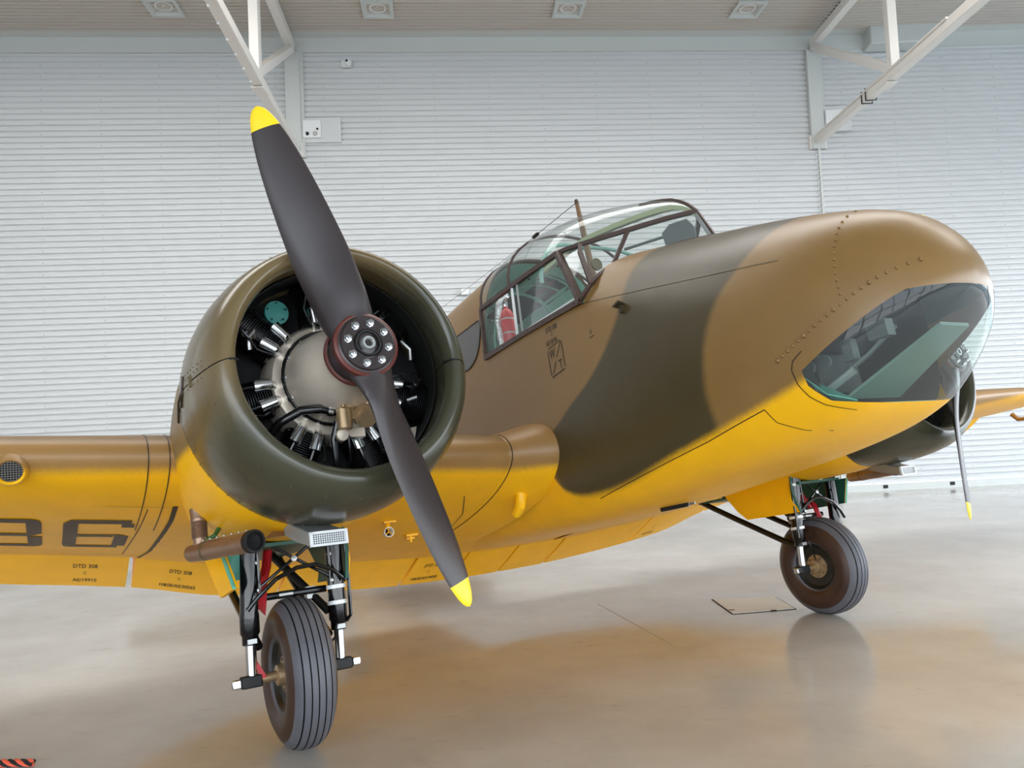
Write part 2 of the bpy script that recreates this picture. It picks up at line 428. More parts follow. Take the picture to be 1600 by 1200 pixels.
# flat cover strips in the wall corners (above the knee of each truss) and the seam of the sheets
for i, (bx, by) in enumerate((B[1], B[2])):
    d = (Vector((*B[i + 1], 0)) - Vector((*B[i], 0))).normalized()
    v = Vector((bx, by, 0)); nr = Vector((d.y, -d.x, 0))
    st = MB().box(v + nr * .05 + Vector((0, 0, (7.40 + ZT) / 2)), (.30, .10, ZT - 7.40), Matrix((d, nr, Vector((0, 0, 1)))).transposed())
    st.box(v + d * .17 + nr * .03 + Vector((0, 0, (7.40 + ZT) / 2)), (.10, .06, ZT - 7.40), Matrix((d, nr, Vector((0, 0, 1)))).transposed())
    struct(st.build('trim_%d' % (4 + i), M['trim'], bevel=.01))
v = Vector((*B[2], 0)); struct(MB().box(v + Vector((.02, -.03, 3.8)), (.05, .07, 7.2)).build('trim_6', M['trim']))
struct(MB().box((8.75, 16.45, 9.73), (1.5, .42, .42)).build('trim_7', M['trim'], bevel=.03))


# ------------------------------------------------------------------ roof trusses
def truss(base, dx, label, mark):
    t = tag(empty('roof_truss', (base[0], base[1], 7.4)), label, 'truss', 'white steel roof trusses'); o = Vector((base[0], base[1], 7.4))

    def at(q, z):
        return Vector((base[0] + dx * q, base[1] - q, z)) - o
    zb, zt = 7.60, 9.68
    MB().beam(at(.05, zb - .02), at(13.6, zb - .02), .17, .17).build('bottom_chord', M['beam'], t, bevel=.012)
    MB().beam(at(.15, zt), at(13.6, zt), .17, .17).build('top_chord', M['beam'], t, bevel=.012)
    for q in (3.25, 9.75):
        MB().beam(at(q, zb), at(q, zt), .16, .16, up=Vector((1, 0, 0))).build('vertical', M['beam'], t, bevel=.012)
        for s in (-3.1,):
            MB().beam(at(q - .0, zb + .06), at(q + s, zt - .06), .14, .15).build('diagonal', M['beam'], t, bevel=.012)
    pl = MB().box(at(3.0, zb - .13), (.2, .34, .02)); pl.build('splice_plate', M['beam'], t)
    MB().box(at(.02, zb - .05), (.36, .12, .30)).build('wall_shoe', M['beam'], t, bevel=.01)
    if mark == 'cable':
        for q in (2.25, 2.4):
            MB().tube([at(q, zb - .12) + Vector((s1 * .10, 0, s2 * .11 + .10)) for s1, s2 in ((-1, -1), (1, -1), (1, 1), (-1, 1), (-1, -1))], .012, 6).build('cable_tie', M['matt'], t)
        MB().tube([at(.3, zb + .02) + Vector((-.10, 0, .03)), at(5, zb + .02) + Vector((-.10, 0, .03))], .02, 6).build('conduit', M['beam'], t)
    else:
        for j in range(9):
            MB().box(at(2.9 + j * .45, zb - .12) + Vector((-.06, 0, 0)), (.03, .03, .03)).build('bolt', M['white'], t)
    return t


truss((-4.2, 15.63), .085, 'white lattice roof truss above the upper propeller blade', 'bolts')
truss((6.85, 16.61), .03, 'white lattice roof truss with black cable ties above the nose', 'cable')


# ------------------------------------------------------------------ ceiling downlights
def downlight(px, py, label):
    t = tag(empty('ceiling_light', (px, py, ZC)), label, 'ceiling light', 'square recessed ceiling lights')
    t.rotation_euler = (0, 0, math.radians(5))
    f = MB(); a, b_ = .30, .24
    vs = [(s1 * q, s2 * q, z) for q, z in ((a, .0), (a, -.05), (b_, -.05), (b_ - .04, .02)) for s1, s2 in ((-1, -1), (1, -1), (1, 1), (-1, 1))]
    f.add(vs, [(i * 4 + j, i * 4 + (j + 1) % 4, i * 4 + 4 + (j + 1) % 4, i * 4 + 4 + j) for i in range(3) for j in range(4)] + [(12, 13, 14, 15)])
    f.build('housing', M['trim'], t)
    MB().lathe([(0, .165), (.03, .165), (.03, .135), (0, .135)], (0, 0, .025), (0, 0, -1), 28, True).build('lamp_ring', M['white'], t)
    MB().lathe([(0, .134), (-.03, .1), (-.05, .001)], (0, 0, .02), (0, 0, -1), 24).build('reflector', M['lampglass'], t)
    MB().lathe([(0, .001), (0, .04), (.05, .035), (.06, .001)], (0, 0, .06), (0, 0, -1), 14).build('bulb', M['white'], t)


for px, py, lb in ((-6.2, 14.2, 'square ceiling light left of the left truss'), (-2.25, 14.62, 'square ceiling light just right of the left truss'),
                   (1.46, 14.95, 'square ceiling light midway between the two trusses'), (5.1, 15.28, 'square ceiling light just left of the right truss')):
    downlight(px, py, lb)

# ------------------------------------------------------------------ things on the wall
WD = (Vector((*B[2], 0)) - Vector((*B[1], 0))).normalized(); WN = Vector((WD.y, -WD.x, 0)); WR = Matrix((WD, WN, Vector((0, 0, 1)))).transposed()


def wall_pt(x, z, off=0):
    q = (x - B[1][0]) / WD.x
    return Vector((*B[1], 0)) + WD * q + WN * off + Vector((0, 0, z))


t = tag(empty('security_camera', wall_pt(-3.11, 9.35)), 'small white round security camera under the ceiling edge', 'security camera')
MB().box((0, -.03, 0), (.20, .06, .14)).build('mount', M['white'], t, bevel=.01)
MB().ball((.06, -.10, 0), .072, 16).build('camera_head', M['white'], t); MB().lathe([(0, .001), (0, .026), (.02, .026), (.02, .001)], (.045, -.15, .01), (-.2, -1, 0), 14).build('lens', M['hole'], t)
t = tag(empty('wall_speaker', wall_pt(-3.84, 7.98)), 'square white wall unit with round black openings', 'speaker box')
MB().box((.22, -.008, -.01), (.72, .016, .52), WR).build('backing_sheet', M['wallp'], t)
MB().box((0, -.05, 0), (.37, .07, .37), WR).build('housing', M['white'], t, bevel=.012)
for nm, x, z, r, mt in (('opening', -.09, -.10, .045, 'hole'), ('dome', .07, -.10, .05, 'mesh_g'), ('sensor', .12, -.01, .024, 'hole')):
    MB().lathe([(0, .001), (0, r), (.012, r * .9), (.014, .001)], (x, -.083, z), (0, -1, 0), 20).build(nm, M[mt], t)
t = tag(empty('junction_box', wall_pt(-.90, 4.53)), 'small white box on the ribbed wall behind the aerial wire', 'junction box')
MB().box((.02, -.05, 0), (.16, .09, .12), WR).build('box', M['white'], t, bevel=.01); MB().box((-.10, -.02, 0), (.09, .03, .10), WR).build('cover', M['trim'], t)
t = tag(empty('wall_speaker', (7.15, 16.6, 8.05)), 'white wall unit half hidden behind the right truss', 'speaker box')
MB().box((.1, -.03, 0), (.72, .03, .55)).build('backing_sheet', M['wallp'], t); MB().box((.06, -.08, 0), (.36, .07, .36)).build('housing', M['white'], t, bevel=.012)
MB().lathe([(0, .001), (0, .05), (.012, .045), (.014, .001)], (.10, -.115, -.11), (0, -1, 0), 16).build('opening', M['hole'], t)
for x, lb in ((7.78, 'small dark socket low on the wall right of the far wheel'), (9.22, 'small dark socket low on the wall by the far propeller')):
    t = tag(empty('floor_socket', (x, 16.63 + (x - 6.85) * .033, 0)), lb, 'wall socket')
    MB().box((0, -.06, .06), (.20, .04, .12)).build('bracket', M['trim'], t); MB().box((0, -.085, .09), (.10, .02, .07)).build('socket', M['hole'], t)

# ------------------------------------------------------------------ on the floor
hp = [Vector(q) for q in ((1.803, 7.505, .003), (2.388, 7.49, .003), (2.409, 6.994, .003), (1.833, 6.919, .003))]; hc = sum(hp, Vector()) / 4
t = tag(empty('floor_hatch', (hc.x, hc.y, 0)), 'pale square metal hatch set flush in the floor by the far wheel', 'hatch')
MB().plate([(p - hc) * .985 + Vector((0, 0, .004)) for p in hp], (0, 0, .003)).build('cover', M['hatch'], t)
rg = MB()
for i in range(4):
    rg.beam(hp[i] - hc + Vector((0, 0, .002)), hp[(i + 1) % 4] - hc + Vector((0, 0, .002)), .016, .004)
rg.build('frame', M['joint'], t)
for q in ((.1, -.26, .006), (-.25, -.18, .006)):
    MB().box(q, (.05, .02, .006)).build('lifting_notch', M['joint'], t)
# saw-cut joint in the slab
struct(MB().beam((.72, 7.55, .0005), (1.13, 6.10, .0005), .005, .001).build('trim_8', mat('filled_floor_joint', (128, 120, 108), .5)))
# rope at the lower left corner
t = tag(empty('barrier_rope', (-3.0, 4.4, 0)), 'orange and black braided rope lying on the floor at the corner', 'rope')
rpts = [Vector((-3.66 + i * .03, 4.30 + .20 * math.sin((i) * .045) - (i * .0045), .022)) - Vector((-3.0, 4.4, 0)) for i in range(33)]
for j in range(4):
    strand = []
    for i in range(96):
        q = i / 3; a = int(q); fr2 = q - a; p = rpts[min(a, 32)].lerp(rpts[min(a + 1, 32)], fr2); an = i * .42 + j * PI / 2
        strand.append(p + Vector((.2 * .011 * math.cos(an), .011 * math.cos(an), .011 * math.sin(an))))
    MB().tube(strand, .0105, 6).build('strand', M['ropeo'] if j % 2 == 0 else M['ropeb'], t)

# ================================================================== the aeroplane
AC = bpy.data.objects.new('aeroplane', None); COL.objects.link(AC); AC.empty_display_size = .3
AC.matrix_world = Matrix.Translation((0.65848, 5.64011, 0)) @ ROT.to_4x4()
tag(AC, 'twin engined propeller aeroplane in brown and green camouflage with yellow underside', 'aeroplane')


def part(mb, name, m, **kw):
    return mb.build(name, m, AC, OFF, **kw)


def lerp_tab(tab, x):
    """smooth (Catmull-Rom like) interpolation in a table of rows (x, a, b, ...), ascending x"""
    n_ = len(tab)
    if x <= tab[0][0]: return tab[0][1:]
    if x >= tab[-1][0]: return tab[-1][1:]
    i = max(j for j in range(n_) if tab[j][0] <= x); i = min(i, n_ - 2)
    x0, x1 = tab[i][0], tab[i + 1][0]; h = x1 - x0; t_ = (x - x0) / h; out = []
    for c in range(1, len(tab[0])):
        d = (tab[i + 1][c] - tab[i][c]) / h
        dl = (tab[i][c] - tab[i - 1][c]) / (x0 - tab[i - 1][0]) if i > 0 else d
        dr = (tab[i + 2][c] - tab[i + 1][c]) / (tab[i + 2][0] - x1) if i < n_ - 2 else d
        m0 = 0 if dl * d <= 0 else 2 * dl * d / (dl + d); m1 = 0 if dr * d <= 0 else 2 * dr * d / (dr + d)
        if i == 0: m0 = d
        if i == n_ - 2: m1 = d
        out.append((2 * t_ ** 3 - 3 * t_ ** 2 + 1) * tab[i][c] + (t_ ** 3 - 2 * t_ ** 2 + t_) * h * m0 + (-2 * t_ ** 3 + 3 * t_ ** 2) * tab[i + 1][c] + (t_ ** 3 - t_ ** 2) * h * m1)
    return out


# ------------------------------------------------------------------ fuselage
#        F     half w  top    bottom  widest  n_top n_bottom
FUS = [(-7.2, .05, 1.75, 1.38, 1.56, 2.2, 2.2), (-6.0, .20, 1.95, 1.18, 1.55, 2.3, 2.5), (-4.0, .45, 2.35, .86, 1.45, 2.6, 3.0), (-2.4, .62, 2.66, .62, 1.35, 3.0, 3.6),
       (-1.0, .637, 2.74, .58, 1.30, 3.2, 4.0), (-.15, .637, 2.76, .58, 1.30, 3.2, 4.0), (.2, .637, 2.62, .58, 1.30, 4.2, 4.0), (.9, .637, 2.34, .60, 1.30, 4.2, 4.0), (1.05, .636, 2.25, .61, 1.30, 3.8, 4.0),
       (1.3, .632, 2.165, .63, 1.29, 3.2, 4.0), (1.67, .622, 2.075, .655, 1.28, 2.7, 3.8), (2.0, .605, 1.985, .68, 1.27, 2.5, 3.5), (2.3, .57, 1.895, .72, 1.27, 2.4, 3.3), (2.54, .525, 1.81, .795, 1.27, 2.35, 3.4),
       (2.695, .47, 1.745, .905, 1.275, 2.3, 3.4), (2.825, .395, 1.665, 1.03, 1.28, 2.25, 3.2), (2.905, .305, 1.575, 1.13, 1.29, 2.2, 3.0), (2.962, .20, 1.475, 1.205, 1.30, 2.1, 2.5), (2.99, .10, 1.39, 1.255, 1.31, 2.0, 2.2), (2.998, .012, 1.325, 1.305, 1.315, 2, 2)]


def fus_ring(F, n=72, inset=0):
    w_, zt, zb, zc, n1, n2 = lerp_tab(FUS, F); w_ -= inset; zt -= inset; zb += inset; out = []
    for j in range(n):
        t_ = 2 * PI * j / n; c, s = math.cos(t_), math.sin(t_); e_ = n1 if s >= 0 else n2
        S = w_ * math.copysign(abs(c) ** (2 / e_), c); h = (zt - zc) if s >= 0 else (zc - zb)
        out.append(P(F, S, zc + h * math.copysign(abs(s) ** (2 / e_), s)))
    return out


def fus_side(F, U):
    w_, zt, zb, zc, n1, n2 = lerp_tab(FUS, F)
    q, e_ = ((U - zc) / (zt - zc), n1) if U > zc else ((zc - U) / (zc - zb), n2)
    return w_ * max(0, 1 - min(1, q) ** e_) ** (1 / e_)


def fus_top(F, S):
    w_, zt, zb, zc, n1, n2 = lerp_tab(FUS, F)
    return zc + (zt - zc) * max(0, 1 - min(1, abs(S) / w_) ** n1) ** (1 / n1)


sts = [-7.2 + .2 * i for i in range(24)] + [-2.4 + .1 * i for i in range(22)] + [-.2, -.12, 0, .15, .3, .5, .7, .9, 1.0] + [1.046 + .06 * i for i in range(25)] + [2.52 + .04 * i for i in range(8)] + [2.82, 2.85, 2.875, 2.9, 2.92, 2.935, 2.95, 2.962, 2.972, 2.98, 2.987, 2.992, 2.995, 2.998]
fm = MB().loft([fus_ring(F) for F in sts], caps=True)
bm = bmesh.new()
vv = [bm.verts.new(q) for q in fm.v]
for q in fm.f:
    bm.faces.new([vv[i] for i in q])


bmesh.ops.triangulate(bm, faces=[f for f in bm.faces if len(f.verts) > 4])


def bis(co, no, lo=-9, hi=9, ulo=-9, uhi=9):
    fs_ = [f for f in bm.faces if lo < f.calc_center_median().x < hi and ulo < f.calc_center_median().z < uhi]
    g = list({v for f in fs_ for v in f.verts}) + list({e_ for f in fs_ for e_ in f.edges}) + fs_
    bmesh.ops.bisect_plane(bm, geom=g, dist=1e-5, plane_co=co, plane_no=no)


SILL, VB, VK = 1.92, 1.65, .974
NG0, NGF, NGK, NGR = 1.013, 2.507, .632, 2.545       # nose glazing: edge line and rear edge
bis((0, 0, SILL), (0, 0, 1), -.2, 1.05)
bis((0, 0, 1.875), (0, 0, 1), 1.0, 1.35); bis((VB, 0, 0), (1, VK, 0), .98, 1.8, 1.7); bis((VB, 0, 0), (1, -VK, 0), .98, 1.8, 1.7)
GLZ = [((2.441, 1.033), (.49, -1)), ((2.90, 1.248), (0, -1)), ((2.424, 1.0), (1, 0)), ((2.432, .94), (.07, .042)), ((2.474, .87), (.045, .116))]   # inside half planes (F, U) of the glazing
for (a0, b0), (n0, n1) in GLZ:
    bis((a0, 0, b0), (n0, 0, n1), 2.3, 9, .7, 1.4)


def classify(c):
    F, S, U = c.x, -c.y, c.z
    if -.2 < F < 1.046 and U > SILL: return 'cut'
    if 1.046 <= F and F + VK * abs(S) < VB and U > 1.875: return 'cut'
    if F > 2.4 and U < 1.3 and all((F - a0) * n0 + (U - b0) * n1 > 0 for (a0, b0), (n0, n1) in GLZ):
        return 'glass'
    return 'skin'


glassv, glassf = [], []
kill = []
for f in bm.faces:
    kk = classify(f.calc_center_median())
    if kk != 'skin':
        kill.append(f)
    if kk == 'glass':
        b0 = len(glassv); glassv += [v.co.copy() for v in f.verts]; glassf.append(tuple(range(b0, b0 + len(f.verts))))
bmesh.ops.delete(bm, geom=kill, context='FACES')
me = bpy.data.meshes.new('fuselage'); bm.normal_update(); bmesh.ops.recalc_face_normals(bm, faces=bm.faces); bm.to_mesh(me); bm.free()
me.materials.append(m_fus); me.polygons.foreach_set('use_smooth', [True] * len(me.polygons)); me.set_sharp_from_angle(angle=math.radians(50))
fus = link('fuselage', me, AC, OFF)
ng = MB().add(glassv, glassf)
noseg = part(ng, 'nose_glazing', NGLASS, sharp=50); noseg['label'] = 'clear bomb aimer window under the nose'
# inner lining of the nose, its floor and the gear inside
ln = MB().loft([fus_ring(F, 40, .03) for F in (1.7, 1.9, 2.1, 2.3, 2.45)], caps=False)
rg_ = fus_ring(1.7, 40, .03); ln.add(rg_, [tuple(range(40))])
part(ln, 'nose_lining', M['interior'])
part(MB().loft([[q for q in fus_ring(F, 48, .022)[0:25]] for F in (2.44, 2.55, 2.7, 2.8, 2.88, 2.93)], closed=False), 'nose_lining', M['tealdark'])
part(MB().plate([P(2.05, .40, .775), P(2.25, .42, .80), P(2.44, .40, .845), P(2.53, .34, .835), P(2.56, .2, .832), P(2.56, -.2, .832), P(2.53, -.34, .835), P(2.44, -.40, .845), P(2.25, -.42, .80), P(2.05, -.40, .775)], (0, 0, .002)), 'nose_floor', M['teal'])
pn = part(MB().plate([P(2.45, .30, .88), P(2.86, .12, 1.10), P(2.86, -.1, 1.10), P(2.45, -.1, .88)], (0, 0, .015)), 'bomb_aimer_panel', mat('dusty_green_panel', (92, 118, 106), .5))
for s in (1,):
    part(MB().plate([P(2.40, s * .50, 1.0), P(2.47, s * .465, .90), P(2.54, s * .36, .85), P(2.44, s * .30, .85), P(2.30, s * .42, .93), P(2.32, s * .47, 1.0)], (0, 0, .004)), 'nose_gusset', M['teal'])
nb = part(MB().box(P(2.22, .22, 1.02), (.34, .30, .20)), 'instrument_box', M['interior'], bevel=.01)
for q in range(5):
    MB().lathe([(0, .001), (0, .034), (.012, .034), (.014, .001)], P(2.26 + .09 * (q % 3), .375, 1.06 - .1 * (q // 3)), (0, -1, 0), 14).build('dial', M['grey'], nb)
MB().tube([P(2.42, .3, .98), P(2.55, .22, 1.06), P(2.66, .12, 1.17)], .012, 6).build('lever', M['grey'], nb)
MB().tube([P(2.36, .34, .93), P(2.52, .30, 1.0)], .022, 8).build('handle', M['mesh_g'], nb)
MB().box(P(2.62, .18, 1.16), (.10, .06, .08)).build('bracket', M['grey'], nb); MB().box(P(2.50, .26, 1.10), (.05, .05, .10)).build('switch_box', M['grey'], nb)


def fus_strip(mbx, pts, wdt, off=.002):
    """thin strip lying on the starboard side through (F, U) points"""
    for (a, b_) in zip(pts[:-1], pts[1:]):
        A_ = P(a[0], fus_side(*a) + off, a[1]); B_ = P(b_[0], fus_side(*b_) + off, b_[1]); d = (B_ - A_).normalized(); n_ = Vector((0, -1, 0)); x = d.cross(n_).normalized() * wdt / 2
        mbx.add([A_ - x, A_ + x, B_ + x, B_ - x], [(0, 1, 2, 3)])


# panel joints of the skin
def surf_strip(pts, wdt, m, name='panel_joint', off=.0025):
    """thin strip along 3-D points (F, S, U) of the skin, lifted a little outwards"""
    q = MB(); v_ = []
    for i, (F, S, U) in enumerate(pts):
        p = P(F, S, U); no = Vector((0.0, -S, (U - 1.28) * .8)).normalized(); a_ = P(*pts[max(0, i - 1)]); b_ = P(*pts[min(len(pts) - 1, i + 1)])
        x = (b_ - a_).normalized().cross(no) * wdt / 2; v_ += [p + no * off - x, p + no * off + x]
    q.add(v_, [(2 * i, 2 * i + 1, 2 * i + 3, 2 * i + 2) for i in range(len(pts) - 1)])
    return q.build(name, m, fus, fix=False)


def on_skin(F, U): return (F, fus_side(F, U), U)
def spread(pts, k_=6):
    out = []
    for a, b_ in zip(pts[:-1], pts[1:]):
        out += [tuple(a[c] + (b_[c] - a[c]) * q / k_ for c in range(len(a))) for q in range(k_)]
    return out + [pts[-1]]


for pts in ([(.77, .705), (1.3, .775), (1.8, .84), (2.178, .908)], [(2.178, .908), (2.197, .839), (2.275, .78)], [(2.455, 1.11), (2.40, 1.078), (2.382, 1.04), (2.385, .97), (2.405, .91), (2.441, .861), (2.51, .816)]):
    surf_strip([on_skin(*q) for q in spread(pts)], .005, M['rivet'])
surf_strip([(F, S, lerp_tab(FUS, F)[2] + .0) if False else (F, S, U) for F, S, U in spread([(2.275, .411, .78), (2.351, .318, .758)])], .005, M['rivet'])
surf_strip([on_skin(*q) for q in spread([(1.07, 1.876), (1.326, 1.822), (1.582, 1.764), (1.82, 1.708), (2.035, 1.658), (2.227, 1.615), (2.42, 1.57)])], .006, M['oliv'])
# rivet lines round the nose
rv = MB()
for i in range(22):
    F = 2.33 + i * .03; U = 1.115 + .47 * (F - 2.36) - .12 * max(0, F - 2.8)
    if F < 2.96:
        rv.ball(P(F, fus_side(F, U), U), .0085 if i % 5 else .012, 6)
for i in range(14):
    U = 1.30 + i * .033; rv.ball(P(2.67, fus_side(2.67, U), U), .0075, 6)
for i in range(24):
    F = 2.93; a = i / 24 * 1.9 + .1
    rv.ball(P(3.0 - .03 * abs(i - 12) / 12, .24 * math.cos(i * .13), 1.36 + .05 * math.sin(i)), .004, 4) if False else None
stuff(rv.build('skin_rivet', m_fus, fus))
# cabin window behind the cockpit, both sides
for s in (1, -1):
    edge = [(1.925, -.47), (1.945, -.41), (1.97, -.36), (2.01, -.318), (2.06, -.29), (2.13, -.272), (2.2, -.262), (2.235, -.27), (2.258, -.29), (2.265, -.315)]
    cw = MB(); rows = [[P(-1.3 + (fm_x + 1.3) * i / 12, s * (fus_side(-1.3 + (fm_x + 1.3) * i / 12, u) + .004), u) for i in range(13)] for u, fm_x in edge]
    cw.loft(rows, closed=False)
    wo = part(cw, 'cabin_window', WGLASS)
    MB().tube(rows[0] + [r_[-1] for r_ in rows[1:-1]] + rows[-1][::-1], .006, 5).build('window_frame', M['rivet'], wo)
# small cleat on the side
part(MB().plate([P(1.365, .60, 1.725), P(1.41, .60, 1.735), P(1.42, .652, 1.742), P(1.365, .652, 1.73)], (0, 0, .012)).box(P(1.395, .612, 1.712), (.02, .03, .045)), 'footstep_cleat', mat('dark_olive_cleat', (58, 50, 32), .5))

# ------------------------------------------------------------------ cockpit canopy
RAIL = [(-.2, .60), (.2, .595), (.5, .585), (.83, .566), (.977, .485), (1.10, .395), (1.23, .29), (1.43, .13), (1.552, 0)]
RIDGE = [(-.2, 2.765), (.09, 2.785), (.44, 2.755), (.81, 2.675), (1.08, 2.60), (1.374, 2.485), (1.495, 2.39), (1.552, 2.315)]
BASE = [(1.046, .622, 1.895), (1.14, .59, 1.97), (1.20, .455, 2.065), (1.40, .235, 2.10), (1.65, 0, 2.10)]
RU = 2.32


def rail_s(F): return lerp_tab(RAIL, F)[0]
def ridge_u(F): return lerp_tab(RIDGE, F)[0]


rings = []
for F in (-.2, -.1, .05, .2, .4, .6, .8, .95, 1.1, 1.23, 1.33, 1.43, 1.49, 1.53, 1.55):
    s_, u_ = rail_s(F), ridge_u(F)
    rings.append([P(F, s_ * math.cos(PI * j / 20), RU + (u_ - RU) * math.sin(PI * j / 20) ** .9) for j in range(21)])
rings_in = [[p - Vector((0, 0, .0)) for p in r] for r in rings]
can = part(MB().loft(rings, closed=False), 'canopy', GLASS, sharp=60)
can['label'] = 'clear cockpit canopy'
# side and windscreen panes
for s in (1, -1):
    r = [P(-.19, s * .60, RU), P(.83, s * .566, RU)]
    MB().add([P(-.19, s * .622, 1.93), P(1.046, s * .622, 1.895), r[1], r[0]], [(0, 1, 2, 3)]).build('side_pane', GLASS, can)
    MB().add([P(1.046, s * .622, 1.895), P(1.14, s * .59, 1.97), P(.977, s * .485, RU), P(.83, s * .566, RU)], [(0, 1, 2, 3)]).build('quarter_pane', GLASS, can)
    MB().add([P(1.14, s * .59, 1.97), P(1.20, s * .455, 2.065), P(1.23, s * .29, RU), P(.977, s * .485, RU)], [(0, 1, 2, 3)]).build('quarter_pane', GLASS, can)
    MB().add([P(1.20, s * .455, 2.065), P(1.40, s * .235, 2.10), P(1.65, 0, 2.10), P(1.552, 0, RU), P(1.43, s * .13, RU), P(1.23, s * .29, RU)], [(0, 1, 2, 5), (2, 3, 4, 5)]).build('windscreen_pane', GLASS, can)

fscrew = MB()


def bar(name, pts, r=.013, m='frame', n_=4, screws=True):
    pts = [Vector(p) for p in pts]
    o = MB().tube(pts, r * 1.3, n_).build(name, M[m], can, sharp=30)
    if screws:
        for a, b_ in zip(pts[:-1], pts[1:]):
            L_ = (b_ - a).length; c = max(1, int(L_ / .085))
            for i in range(c):
                p = a.lerp(b_, (i + .5) / c); fscrew.ball(p + Vector((0, -r * .9 if p.y < 0 else r * .9, 0)), .0055, 5)
    return o


for s in (1, -1):
    bar('top_rail', [P(F, s * rail_s(F), RU) for F in (-.2, .2, .5, .83)], .017)
    bar('top_rail', [P(F, s * rail_s(F), RU) for F in (.83, .9, .977, 1.1, 1.23, 1.33, 1.43, 1.5, 1.552)], .014)
    bar('sill_rail', [P(-.2, s * .628, 1.925), P(.4, s * .63, 1.915), P(1.046, s * .626, 1.895)], .019)
    bar('windscreen_sill', [P(a, s * b_, c + .006) for a, b_, c in [BASE[0], (1.09, .615, 1.925), BASE[1], (1.165, .53, 2.02), BASE[2], (1.3, .345, 2.09), BASE[3], (1.52, .125, 2.108), BASE[4]]], .013)
    bar('rear_post', [P(-.2, s * .628, 1.925), P(-.2, s * .605, RU)], .014)
    bar('window_post', [P(1.046, s * .624, 1.895), P(.83, s * .568, RU)], .022)
    bar('window_post', [P(1.14, s * .59, 1.97), P(1.0, s * .52, 2.26), P(.977, s * .485, RU)], .015)
    bar('windscreen_post', [P(1.20, s * .455, 2.065), P(1.23, s * .29, RU)], .013)
    # pale sliding window frame inside
    bar('sliding_frame', [P(1.0, s * .605, 1.935), P(.80, s * .555, 2.29)], .007, 'white', screws=False)
    bar('sliding_frame', [P(1.0, s * .605, 1.94), P(.25, s * .61, 1.945)], .007, 'white', screws=False)
    bar('sliding_frame', [P(.25, s * .607, 1.945), P(.25, s * .59, 2.31)], .008, 'white', screws=False)
    bar('sliding_frame', [P(.32, s * .607, 1.945), P(.32, s * .59, 2.31)], .006, 'mesh_g', screws=False)
bar('centre_post', [P(1.63, 0, 2.105), P(1.54, 0, RU)], .014, 'mesh_g'); bar('centre_post', [P(1.652, 0, 2.105), P(1.556, 0, RU)], .008)
for F, mt in ((-.2, 'frame'), (.22, 'frame')):
    s_, u_ = rail_s(F), ridge_u(F)
    bar('roof_hoop', [P(F, s_ * math.cos(PI * j / 18), RU + (u_ - RU) * math.sin(PI * j / 18) ** .9) for j in range(19)], .009, mt, screws=False)
# centre spine of the roof: dark strap outside, pale green beam inside
bar('roof_spine', [P(F, 0, ridge_u(F) + .004) for F in (1.08, 1.2, 1.3, 1.374, 1.44, 1.495, 1.53, 1.552)], .011, screws=False)
sp_ = MB()
sp_.loft([[P(F, -.022, ridge_u(F) - q), P(F, .022, ridge_u(F) - q), P(F, .022, ridge_u(F) - q - .035), P(F, -.022, ridge_u(F) - q - .035)] for F, q in ((-.15, .11), (.2, .105), (.5, .09), (.8, .075), (1.08, .06), (1.25, .045), (1.374, .03), (1.45, .018), (1.50, .01), (1.54, .005))], caps=True)
sp_.build('roof_beam', mat('pale_green_primer', (168, 178, 140), .45), can, sharp=30)
fscrew and stuff(fscrew.build('frame_screw', M['matt'], can))
# inner hoops in teal
for F in (.60,):
    bar('inner_hoop', [P(F - .25 + .25 * abs(math.cos(PI * j / 18)), .57 * math.cos(PI * j / 18), 2.2 + .42 * math.sin(PI * j / 18)) for j in range(19)], .011, 'hoop', 6, screws=False)

# cockpit interior: teal cabin lining behind, floor, bulkhead, seat, coaming and column
lin_ = MB().loft([fus_ring(F, 48, .022) for F in (-2.4, -1.8, -1.2, -.7, -.4, -.21)])
part(lin_, 'cabin_lining', M['mint'])
rg_ = fus_ring(-2.38, 48, .03); part(MB().plate(rg_, (.03, 0, 0)), 'cabin_bulkhead', M['dkpanel'])
tubm = MB()
for s in (1, -1):
    tubm.plate([P(-.2, s * .600, 1.1), P(1.05, s * .59, 1.1), P(.98, s * .59, 1.86), P(-.2, s * .60, 1.91)], (0, s * .012, 0))
part(tubm, 'cockpit_lining', M['mint'])
part(MB().box(P(.55, 0, 1.09), (1.6, 1.2, .02)), 'cockpit_floor', M['interior'])
part(MB().box(P(1.26, 0, 1.50), (.03, 1.0, .75)), 'instrument_panel', M['interior'])
for s in (.3, -.3):
    st = MB().box(P(.15, s, 1.45), (.42, .40, .06)).box(P(-.06, s, 1.72), (.06, .40, .5))
    part(st, 'pilot_seat', M['dkpanel'], bevel=.02)
def roof_patch(F0_, F1_, S0_, S1_, off=.034):
    q = MB()
    q.loft([[P(F0_ + (F1_ - F0_) * i / 5, S0_ + (S1_ - S0_) * j / 8, fus_top(F0_ + (F1_ - F0_) * i / 5, S0_ + (S1_ - S0_) * j / 8) - off) for j in range(9)] for i in range(6)], closed=False)
    return q


